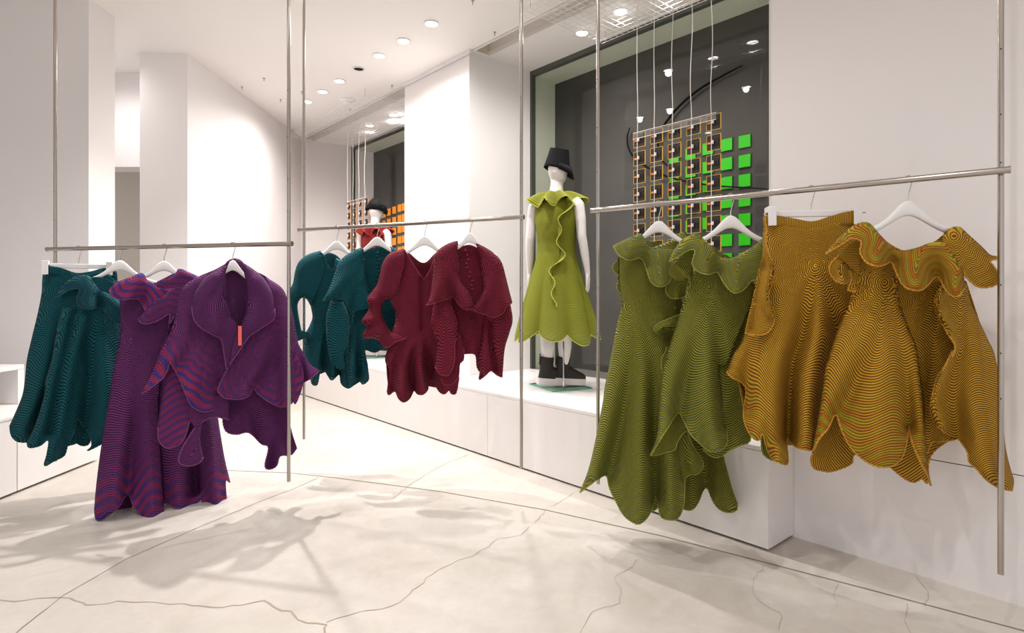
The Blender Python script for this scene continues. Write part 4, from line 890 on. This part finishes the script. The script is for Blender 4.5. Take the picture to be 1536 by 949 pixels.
sheet(G, 'side_panel', [('h', R5((845, 465), (802, 515), (788, 600), (826, 690), (872, 780), (918, 860), (890, 935)) + R6((900, 25), (852, 125), (806, 195), (776, 300), (760, 400), (790, 490), (850, 556))), ('t', R6((850, 556), (900, 590), (935, 592))), ('h', R6((935, 592), (962, 622), (1000, 682), (1010, 746), (1052, 782), (1112, 852), (1190, 906), (1240, 922), (1285, 928))), ('r', R6((1293, 862), (1272, 790), (1238, 640), (1217, 400), (1197, 200), (1165, 40)) + R5((1132, 830), (1080, 720), (1022, 590), (985, 440))), ('t', R5((985, 440), (940, 420), (845, 465)))], 0.025, (0.10, 0.07), center=tuple(R5((960, 440))[0]) + (0.7,), tint=(0, 0.25, .05),
      folds=[(R5((830, 500), (815, 600), (890, 790), (915, 880)) + R6((850, 150), (785, 350), (830, 520)), 0.028, 0.014), (R5((980, 560), (1010, 850)) + R6((1000, 300), (1120, 800)), (0, 0.03), 0.05), (R5((930, 600), (960, 850)) + R6((930, 350), (940, 580)), (0, -0.03), 0.04), (R6((1130, 300), (1220, 900)), (0, 0.02), 0.04)])
sheet(G, 'back_panel', [('r', R5((290, 370), (220, 640), (130, 900)) + R4((620, 300), (580, 560), (545, 720))), ('h', R4((540, 762), (560, 800), (600, 812), (650, 819), (720, 800), (782, 768), (785, 735), (802, 712)) + R6((290, 690), (400, 720), (496, 776), (560, 830), (620, 868), (660, 874), (705, 850), (740, 880), (760, 700), (940, 580), (1100, 640), (1220, 640))), ('r', R6((1220, 640), (1190, 250)) + R5((1080, 730), (985, 440))), ('t', R5((985, 440), (800, 320), (600, 300), (400, 280), (290, 370)))], -0.14, (0.09, -0.10), center=tuple(R5((600, 300))[0]) + (0.6,), h=0.014)
sheet(G, 'collar', [('h', R5((80, 262), (180, 202), (240, 162), (290, 166), (312, 192), (304, 250), (340, 311), (400, 339), (460, 331), (500, 311), (522, 346), (550, 411), (590, 471), (640, 494), (700, 493), (750, 451), (790, 407), (822, 426), (850, 481), (890, 526), (940, 536), (973, 482))), ('r', R5((973, 472), (966, 380), (930, 310), (872, 217), (836, 186))), ('r', R5((836, 186), (760, 192), (680, 222), (600, 241), (560, 236), (480, 190), (420, 130), (362, 66), (300, 64), (220, 110), (150, 180), (80, 257)))], 0.10, (0.045, 0.035), tint=(1.1, 0, .05),
      folds=[(R5((350, 100), (390, 220), (400, 330)), (0, 0.035), 0.05), (R5((480, 200), (510, 310)), (0, -0.03), 0.03), (R5((640, 250), (650, 480)), (0, 0.035), 0.05), (R5((780, 210), (790, 400)), (0, -0.025), 0.035), (R5((850, 220), (920, 400), (940, 520)), (0, 0.03), 0.04), (R5((300, 90), (180, 180)), (0, 0.015), 0.03)])
sheet(G, 'shoulder_petal', [('r', R5((836, 150), (868, 108), (940, 88), (1000, 138), (1080, 210), (1140, 268), (1186, 280))), ('h', R5((1186, 296), (1140, 306), (1172, 352), (1197, 402), (1192, 452), (1130, 477), (1062, 471), (1000, 421), (950, 350), (882, 242), (836, 190)))], 0.075, (0.05, 0.045), tint=(0.55, 0, .05), center=tuple(R5((910, 150))[0]) + (0.8,), wob=(6, 0.03))
sheet(G, 'neck_back', [('t', R5((720, 205), (790, 178), (845, 138), (850, 190), (800, 230), (720, 205)))], -0.02, (0.03, 0), tint=(0.3, 0, .05), h=0.008)
sheet(G, 'collar_underside', [('t', R5((150, 240), (285, 170), (310, 200), (300, 380), (275, 378), (220, 330), (170, 275), (150, 240)))], 0.03, (0.03, 0), h=0.008)
sheet(G, 'side_ruffle', [('t', R5((170, 270), (240, 360), (290, 390), (275, 500))), ('h', R5((225, 495), (245, 420), (228, 365), (222, 440), (190, 452), (140, 430), (105, 370), (115, 320), (170, 270)))], 0.012, (0.03, 0.0), h=0.008, folds=[(R5((180, 290), (180, 440)), (0, 0.02), 0.02)])

# ---------------------------------------------------------------- mannequins on the window bench
def loft(mb, rings, n=20):
    """rings: (x, y, z, rx, ry) ellipses stacked along a limb, closed at both ends"""
    vs = [(x + rx * math.cos(2 * math.pi * k / n), y + ry * math.sin(2 * math.pi * k / n), z) for x, y, z, rx, ry in rings for k in range(n)]
    m = len(rings)
    fs = [(i * n + k, i * n + (k + 1) % n, (i + 1) * n + (k + 1) % n, (i + 1) * n + k) for i in range(m - 1) for k in range(n)]
    fs += [tuple(range(n - 1, -1, -1)), tuple(range((m - 1) * n, m * n))]
    mb.add(vs, fs)

def body_mesh():
    mb = MB()
    # head (egg), neck, torso
    loft(mb, [(0.004, 0.03, 1.585, 0.02, 0.025), (0.004, 0.032, 1.592, 0.042, 0.052), (0.006, 0.028, 1.62, 0.06, 0.078), (0.008, 0.018, 1.66, 0.071, 0.092), (0.008, 0.012, 1.70, 0.073, 0.093), (0.008, 0.01, 1.735, 0.064, 0.080), (0.008, 0.01, 1.76, 0.042, 0.054), (0.008, 0.01, 1.77, 0.015, 0.02)], 24)
    loft(mb, [(0.009, 0.115, 1.655, 0.006, 0.004), (0.008, 0.116, 1.665, 0.011, 0.012), (0.008, 0.110, 1.69, 0.008, 0.008), (0.008, 0.104, 1.712, 0.004, 0.004)], 10)   # nose
    loft(mb, [(0, -0.005, 1.44, 0.08, 0.065), (0, 0, 1.50, 0.060, 0.058), (0.002, 0.008, 1.56, 0.050, 0.052), (0.004, 0.014, 1.63, 0.050, 0.055)], 20)
    loft(mb, [(0, 0, 0.74, 0.05, 0.06), (0, 0, 0.80, 0.155, 0.105), (0, -0.005, 0.90, 0.165, 0.115), (0, 0, 1.0, 0.14, 0.10), (0, 0.005, 1.08, 0.118, 0.085), (0, 0.01, 1.18, 0.13, 0.095), (0, 0.012, 1.28, 0.148, 0.11), (0, 0, 1.38, 0.165, 0.095), (0, -0.005, 1.435, 0.165, 0.075), (0, -0.005, 1.475, 0.12, 0.06), (0, 0, 1.50, 0.06, 0.05)], 28)
    # legs (ankles close together, one foot a little ahead)
    for s, fy in ((-1, -0.03), (1, 0.03)):
        loft(mb, [(s * 0.055, fy * 1.2, 0.10, 0.034, 0.037), (s * 0.056, fy * 1.1, 0.17, 0.036, 0.040), (s * 0.060, fy, 0.30, 0.052, 0.056), (s * 0.064, fy * 0.8, 0.40, 0.054, 0.058), (s * 0.068, fy * 0.6, 0.50, 0.052, 0.056), (s * 0.075, fy * 0.4, 0.62, 0.066, 0.070), (s * 0.082, 0, 0.80, 0.080, 0.085)], 20)
    # arms with hands
    for s in (-1, 1):
        P = [(s * 0.155, -0.005, 1.44), (s * 0.185, -0.008, 1.40), (s * 0.203, -0.012, 1.30), (s * 0.214, -0.016, 1.16), (s * 0.222, -0.004, 1.10), (s * 0.232, 0.02, 0.99), (s * 0.240, 0.035, 0.91), (s * 0.243, 0.042, 0.875)]
        mb.tube(P, [0.045, 0.047, 0.041, 0.036, 0.035, 0.031, 0.023, 0.021], 16)
        w = Vector((s * 0.243, 0.042, 0.875))
        loft(mb, [(w.x, w.y + 0.004, 0.79, 0.011, 0.036), (w.x, w.y + 0.004, 0.815, 0.014, 0.040), (w.x, w.y + 0.002, 0.85, 0.016, 0.034), (w.x, w.y, 0.89, 0.018, 0.021)], 14)
        for k, (dy, ln) in enumerate(((-0.028, 0.062), (-0.009, 0.078), (0.011, 0.083), (0.031, 0.072))):
            b = Vector((w.x, w.y + 0.004 + dy, 0.80))
            mb.tube([b, b + Vector((-s * 0.003, 0.002, -ln * 0.45)), b + Vector((-s * 0.010, 0.004, -ln * 0.8)), b + Vector((-s * 0.017, 0.005, -ln))], [0.009, 0.0085, 0.0075, 0.005], 8)
        b = Vector((w.x, w.y + 0.030, 0.845))
        mb.tube([b, b + Vector((-s * 0.006, 0.022, -0.018)), b + Vector((-s * 0.010, 0.030, -0.042)), b + Vector((-s * 0.012, 0.032, -0.058))], [0.012, 0.0105, 0.009, 0.006], 8)
    me = mb.mesh('mannequin_body')
    me.materials.append(M['mann'])
    return me
_body = body_mesh()

def cloth_grid(name, pts, ph, ti, kn, parent, closed=True, thick=0.004):
    """pts[i][j] rows of 3D points; rows run down, columns run round"""
    pts = np.array(pts); r, c, _ = pts.shape
    fs = [(i * c + j, i * c + (j + 1) % c, (i + 1) * c + (j + 1) % c, (i + 1) * c + j) for i in range(r - 1) for j in range(c if closed else c - 1)]
    me = bpy.data.meshes.new(name); me.from_pydata([tuple(p) for p in pts.reshape(-1, 3)], [], fs)
    for nm, v in (('phase', ph), ('tint', ti)):
        a = me.attributes.new(nm, 'FLOAT', 'POINT'); a.data.foreach_set('value', np.asarray(v, np.float32).ravel())
    o = link(name, me, KN[kn][0], parent, True)
    s = o.modifiers.new('thickness', 'SOLIDIFY'); s.thickness = thick; s.offset = 0
    return o

def dress_on(parent, kn):
    zs = [1.475, 1.43, 1.36, 1.28, 1.20, 1.12, 1.05, 0.95, 0.82, 0.68, 0.54, 0.40]
    rx = [0.125, 0.172, 0.176, 0.168, 0.155, 0.148, 0.150, 0.172, 0.208, 0.244, 0.278, 0.305]
    ry = [0.075, 0.100, 0.118, 0.128, 0.122, 0.112, 0.116, 0.145, 0.190, 0.230, 0.265, 0.290]
    NT, NR = 144, 70; pts, ph, ti = [], [], []
    for i in range(NR):
        t = i / (NR - 1); row, pr, tr = [], [], []
        for j in range(NT):
            th = 2 * math.pi * j / NT; c8 = math.cos(4 * (th - 0.25))
            hem = 0.365 + 0.075 * (1 - abs(c8) ** 0.8) + 0.02 * math.sin(3 * th)
            z = 1.475 + (hem - 1.475) * t
            a, b = np.interp(-z, [-q for q in zs], rx), np.interp(-z, [-q for q in zs], ry)
            g = max(0, (1.05 - z) / 0.65)
            k = 1 + 0.20 * g * (abs(c8) ** 0.7 - 0.5) + 0.03 * g * math.sin(3 * th + 1)
            row.append((a * k * math.cos(th), b * k * math.sin(th), z))
            u = ((th - 4.1 + math.pi) % (2 * math.pi) - math.pi) * 0.18
            r = math.hypot(u * 1.3, (z - 1.15)); an = math.atan2(z - 1.15, u)
            pr.append(r + 0.08 * r * math.cos(10 * an)); tr.append(max(0, 1.5 * math.exp(-(z - hem) / 0.13) * max(0, abs(c8) - 0.35)))
        pts.append(row); ph.append(pr); ti.append(tr)
    d = cloth_grid('dress', pts, ph, ti, kn, parent)
    E = pts[-1] + [pts[-1][0]]
    MB().tube(E, 0.004, 6, rope=0.3).build('hem_edging', EDGE[kn], d, True)
    # frilled collar
    pts, ph, ti = [], [], []
    for i in range(14):
        t = i / 13; row, pr, tr = [], [], []
        for j in range(NT):
            th = 2 * math.pi * j / NT
            wv = math.sin(7 * th + 0.8) + 0.5 * math.sin(11 * th)
            rr = 0.060 + 0.085 * t + 0.024 * t * wv
            sx = 1.0 + 0.45 * t * abs(math.cos(th))
            z = 1.515 - 0.085 * t ** 1.5 + 0.034 * t * math.cos(7 * th + 0.2) + 0.012 * math.sin(math.pi * t)
            row.append((rr * sx * math.cos(th), rr * math.sin(th) - 0.004, z)); pr.append(t * 0.11); tr.append(0.6 * t)
        pts.append(row); ph.append(pr); ti.append(tr)
    c = cloth_grid('collar', pts, ph, ti, kn, d)
    MB().tube(pts[-1] + [pts[-1][0]], 0.0038, 6, rope=0.3).build('collar_edging', EDGE[kn], d, True)
    # wavy frill running down the back
    pts, ph, ti = [], [], []
    for i in range(90):
        t = i / 89; z = 1.45 - 0.82 * t
        a, b = np.interp(-z, [-q for q in zs], rx), np.interp(-z, [-q for q in zs], ry)
        th = -math.pi / 2 + 0.62 - 0.45 * t + 0.13 * math.sin(2 * math.pi * t * 2.3 + 0.6)
        base = np.array((a * 0.985 * math.cos(th), b * 0.985 * math.sin(th), z)); nd = np.array((math.cos(th), math.sin(th), 0))
        tg = np.array((-math.sin(th), math.cos(th), 0)); H = 0.060 * (1 - 0.35 * t)
        row = [base + nd * H * q + tg * 0.03 * q * math.sin(2 * math.pi * t * 4.2) for q in (0, 0.34, 0.67, 1.0)]
        pts.append([tuple(r) for r in row]); ph.append([0, .012, .024, .036]); ti.append([0.1] * 4)
    cloth_grid('frill', pts, ph, ti, kn, d, closed=False)
    MB().tube([r[-1] for r in pts], 0.0038, 6, rope=0.3).build('frill_edging', EDGE[kn], d, True)
    return d

def boot(parent, x, y, z, yaw, pitch):
    """ankle boot on a thick platform sole, toe along +y"""
    prof = [(-0.088, 0.028), (-0.08, 0.036), (-0.04, 0.040), (0.02, 0.042), (0.09, 0.049), (0.13, 0.047), (0.158, 0.034), (0.17, 0.016)]
    mt = Matrix.Translation((x, y, z)) @ Matrix.Rotation(yaw, 4, 'Z') @ Matrix.Rotation(pitch, 4, 'X')
    up = MB()
    rows = [[-0.088, 0.165, 0.030, 0.048], [-0.075, 0.13, 0.036, 0.05], [-0.06, 0.06, 0.040, 0.05]]
    # shaft
    loft(up, [(0, -0.012, 0.048, 0.040, 0.072), (0, -0.014, 0.08, 0.040, 0.066), (0, -0.020, 0.115, 0.040, 0.056), (0, -0.024, 0.16, 0.042, 0.054), (0, -0.024, 0.212, 0.045, 0.056)], 22)
    # vamp
    vs, n = [], 14; st = [(-0.06, 0.036, 0.10), (0.0, 0.040, 0.10), (0.05, 0.044, 0.088), (0.10, 0.046, 0.062), (0.14, 0.041, 0.046), (0.165, 0.024, 0.030)]
    for yy, wx, hh in st:
        for k in range(n):
            a = math.pi * k / (n - 1); vs.append((wx * math.cos(a), yy, 0.048 + hh * max(0.0, math.sin(a)) ** 0.8))
    m = len(st); fs = [(i * n + k, i * n + k + 1, (i + 1) * n + k + 1, (i + 1) * n + k) for i in range(m - 1) for k in range(n - 1)]
    fs += [tuple(range(n)), tuple((m - 1) * n + k for k in range(n - 1, -1, -1))]; up.add(vs, fs)
    b = up.build('boot', M['boot'], parent, True); b.matrix_local = mt
    so = MB(); n = len(prof); pl = [(w, yy) for yy, w in prof] + [(-w, yy) for yy, w in prof[::-1]]
    pl = [tuple(q) for q in crom(pl + [pl[0]], 4)][:-1]
    so.prism(pl, 0.0, 0.05); s_ = so.build('sole', M['sole'], b, bevel=0.006)
    tb = MB(); tb.box(-0.010, 0.010, -0.084, -0.080, 0.15, 0.235); tb.build('pull_tab', M['boot'], b)
    return b

def hat_cone(parent, yaw):
    e = MB(); n = 40; rows = []
    for t in np.linspace(0, 1, 9):
        row = []
        for k in range(n):
            a = 2 * math.pi * k / n
            r = 0.106 - 0.034 * t - 0.002 * math.sin(math.pi * t)
            z = -0.012 + 0.172 * t - (1 - t) * 0.020 * math.sin(a) - t * 0.012 * math.cos(a)
            row.append((r * 0.86 * math.cos(a), r * 1.05 * math.sin(a), z))
        rows.append(row)
    vs = [p for r in rows for p in r]; fs = [(i * n + k, i * n + (k + 1) % n, (i + 1) * n + (k + 1) % n, (i + 1) * n + k) for i in range(8) for k in range(n)] + [tuple(range(8 * n, 9 * n))]
    e.add(vs, fs); h = e.build('hat', M['black'], parent, True); h.location = (0.008, 0.008, 1.70); h.rotation_euler = (D2R(-6), 0, yaw)
    h.modifiers.new('thickness', 'SOLIDIFY').thickness = 0.006
    b = MB(); vs, fs = [], []; m = 30                     # folded-down brim, deeper in front
    for k in range(m + 1):
        a = D2R(-10 + 200 * k / m); fr_ = max(0.0, math.sin(a)); dz = 0.050 + 0.045 * fr_ ** 2
        for q in (0, 0.5, 1.0):
            r = 0.101 + 0.006 * q + 0.022 * fr_ * q
            vs.append((r * 0.86 * math.cos(a), r * 1.05 * math.sin(a), 0.050 - 0.020 * math.sin(a) - dz * q - 0.022 * math.cos(a)))
    fs = [(3 * k + q, 3 * k + 3 + q, 3 * k + 4 + q, 3 * k + 1 + q) for k in range(m) for q in range(2)]
    b.add(vs, fs); o = b.build('brim', M['black'], h, True); o.modifiers.new('thickness', 'SOLIDIFY').thickness = 0.005

def hat_fold(parent, yaw):
    n, m = 40, 10; vs = []
    for i in range(m):
        t = i / (m - 1)
        for k in range(n):
            a = 2 * math.pi * k / n
            r = (0.110 + 0.014 * math.sin(math.pi * t)) * (1 - 0.75 * t ** 2.2) * (1 + 0.10 * math.sin(3 * a + 5 * t))
            ext = 0.03 * max(0, math.sin(a)) ** 3 * (1 - t)
            vs.append((r * 0.85 * math.cos(a), (r + ext) * math.sin(a), -0.010 - 0.035 * max(0, math.sin(a)) ** 2 * (1 - t) + 0.115 * t + 0.03 * t * math.sin(a + 2.4) + 0.01 * t * math.sin(4 * a)))
    fs = [(i * n + k, i * n + (k + 1) % n, (i + 1) * n + (k + 1) % n, (i + 1) * n + k) for i in range(m - 1) for k in range(n)] + [tuple(range((m - 1) * n, m * n))]
    h = MB().add(vs, fs).build('hat', M['black'], parent, True); h.location = (0.008, 0.01, 1.70); h.rotation_euler = (D2R(-4), 0, yaw)
    h.modifiers.new('thickness', 'SOLIDIFY').thickness = 0.006
    t = MB(); t.tube([(0.114 * 0.85 * math.cos(a), 0.116 * math.sin(a), 0.028 + 0.02 * math.sin(2 * a)) for a in np.linspace(0, 2 * math.pi, 30)], 0.007, 6).build('band_fold', M['black'], h, True)

def mannequin(x, y, z, yaw, kn, hat, label, foot_yaw):
    e = tag(empty('mannequin', (x, y, z), yaw), label, 'mannequin')
    b = link('body', _body.copy(), None, e, True); b.location = (0, 0, 0.005)
    r = b.modifiers.new('one_surface', 'REMESH'); r.mode = 'VOXEL'; r.voxel_size = 0.0055; r.use_smooth_shade = True
    s = b.modifiers.new('smooth', 'SMOOTH'); s.factor = 0.5; s.iterations = 4
    dress_on(e, kn); hat(e, foot_yaw)
    for s, fy in ((-1, -0.035), (1, 0.035)):
        boot(e, s * 0.055, fy, 0.022, foot_yaw, D2R(-4.5))
    # glass base plate, steel rod
    pe = MB().box(-0.20, 0.20, -0.17, 0.17, 0.001, 0.009).build('base_plate', M['plate'], e); pe.rotation_euler = (0, 0, foot_yaw + 0.2); pe.location = (0.02, 0.03, 0)
    ed = MB()
    for a in (-0.17, 0.17): ed.box(-0.201, 0.201, a - 0.0012, a + 0.0012, 0.001, 0.009)
    for a in (-0.20, 0.20): ed.box(a - 0.0012, a + 0.0012, -0.1688, 0.1688, 0.001, 0.009)
    ed.build('plate_edge', M['plate_edge'], pe)
    MB().tube([(0.088, -0.075, 0.009), (0.088, -0.075, 0.30), (0.078, -0.05, 0.36)], 0.006, 12).build('stand_rod', M['chrome'], e, True)
    MB().lathe([(0.014, 0.009), (0.014, 0.022), (0.007, 0.026)], 16, (0.088, -0.075, 0)).build('rod_socket', M['chrome'], e, True)
    return e
mannequin(0.345, 4.58, 0.49, D2R(-25), 'lime', hat_cone, 'white mannequin in a lime green dress and black cone hat', D2R(-52))
mannequin(-1.59, 6.80, 0.49, D2R(-25), 'red', hat_fold, 'white mannequin in a red dress and folded black cap', D2R(-52))
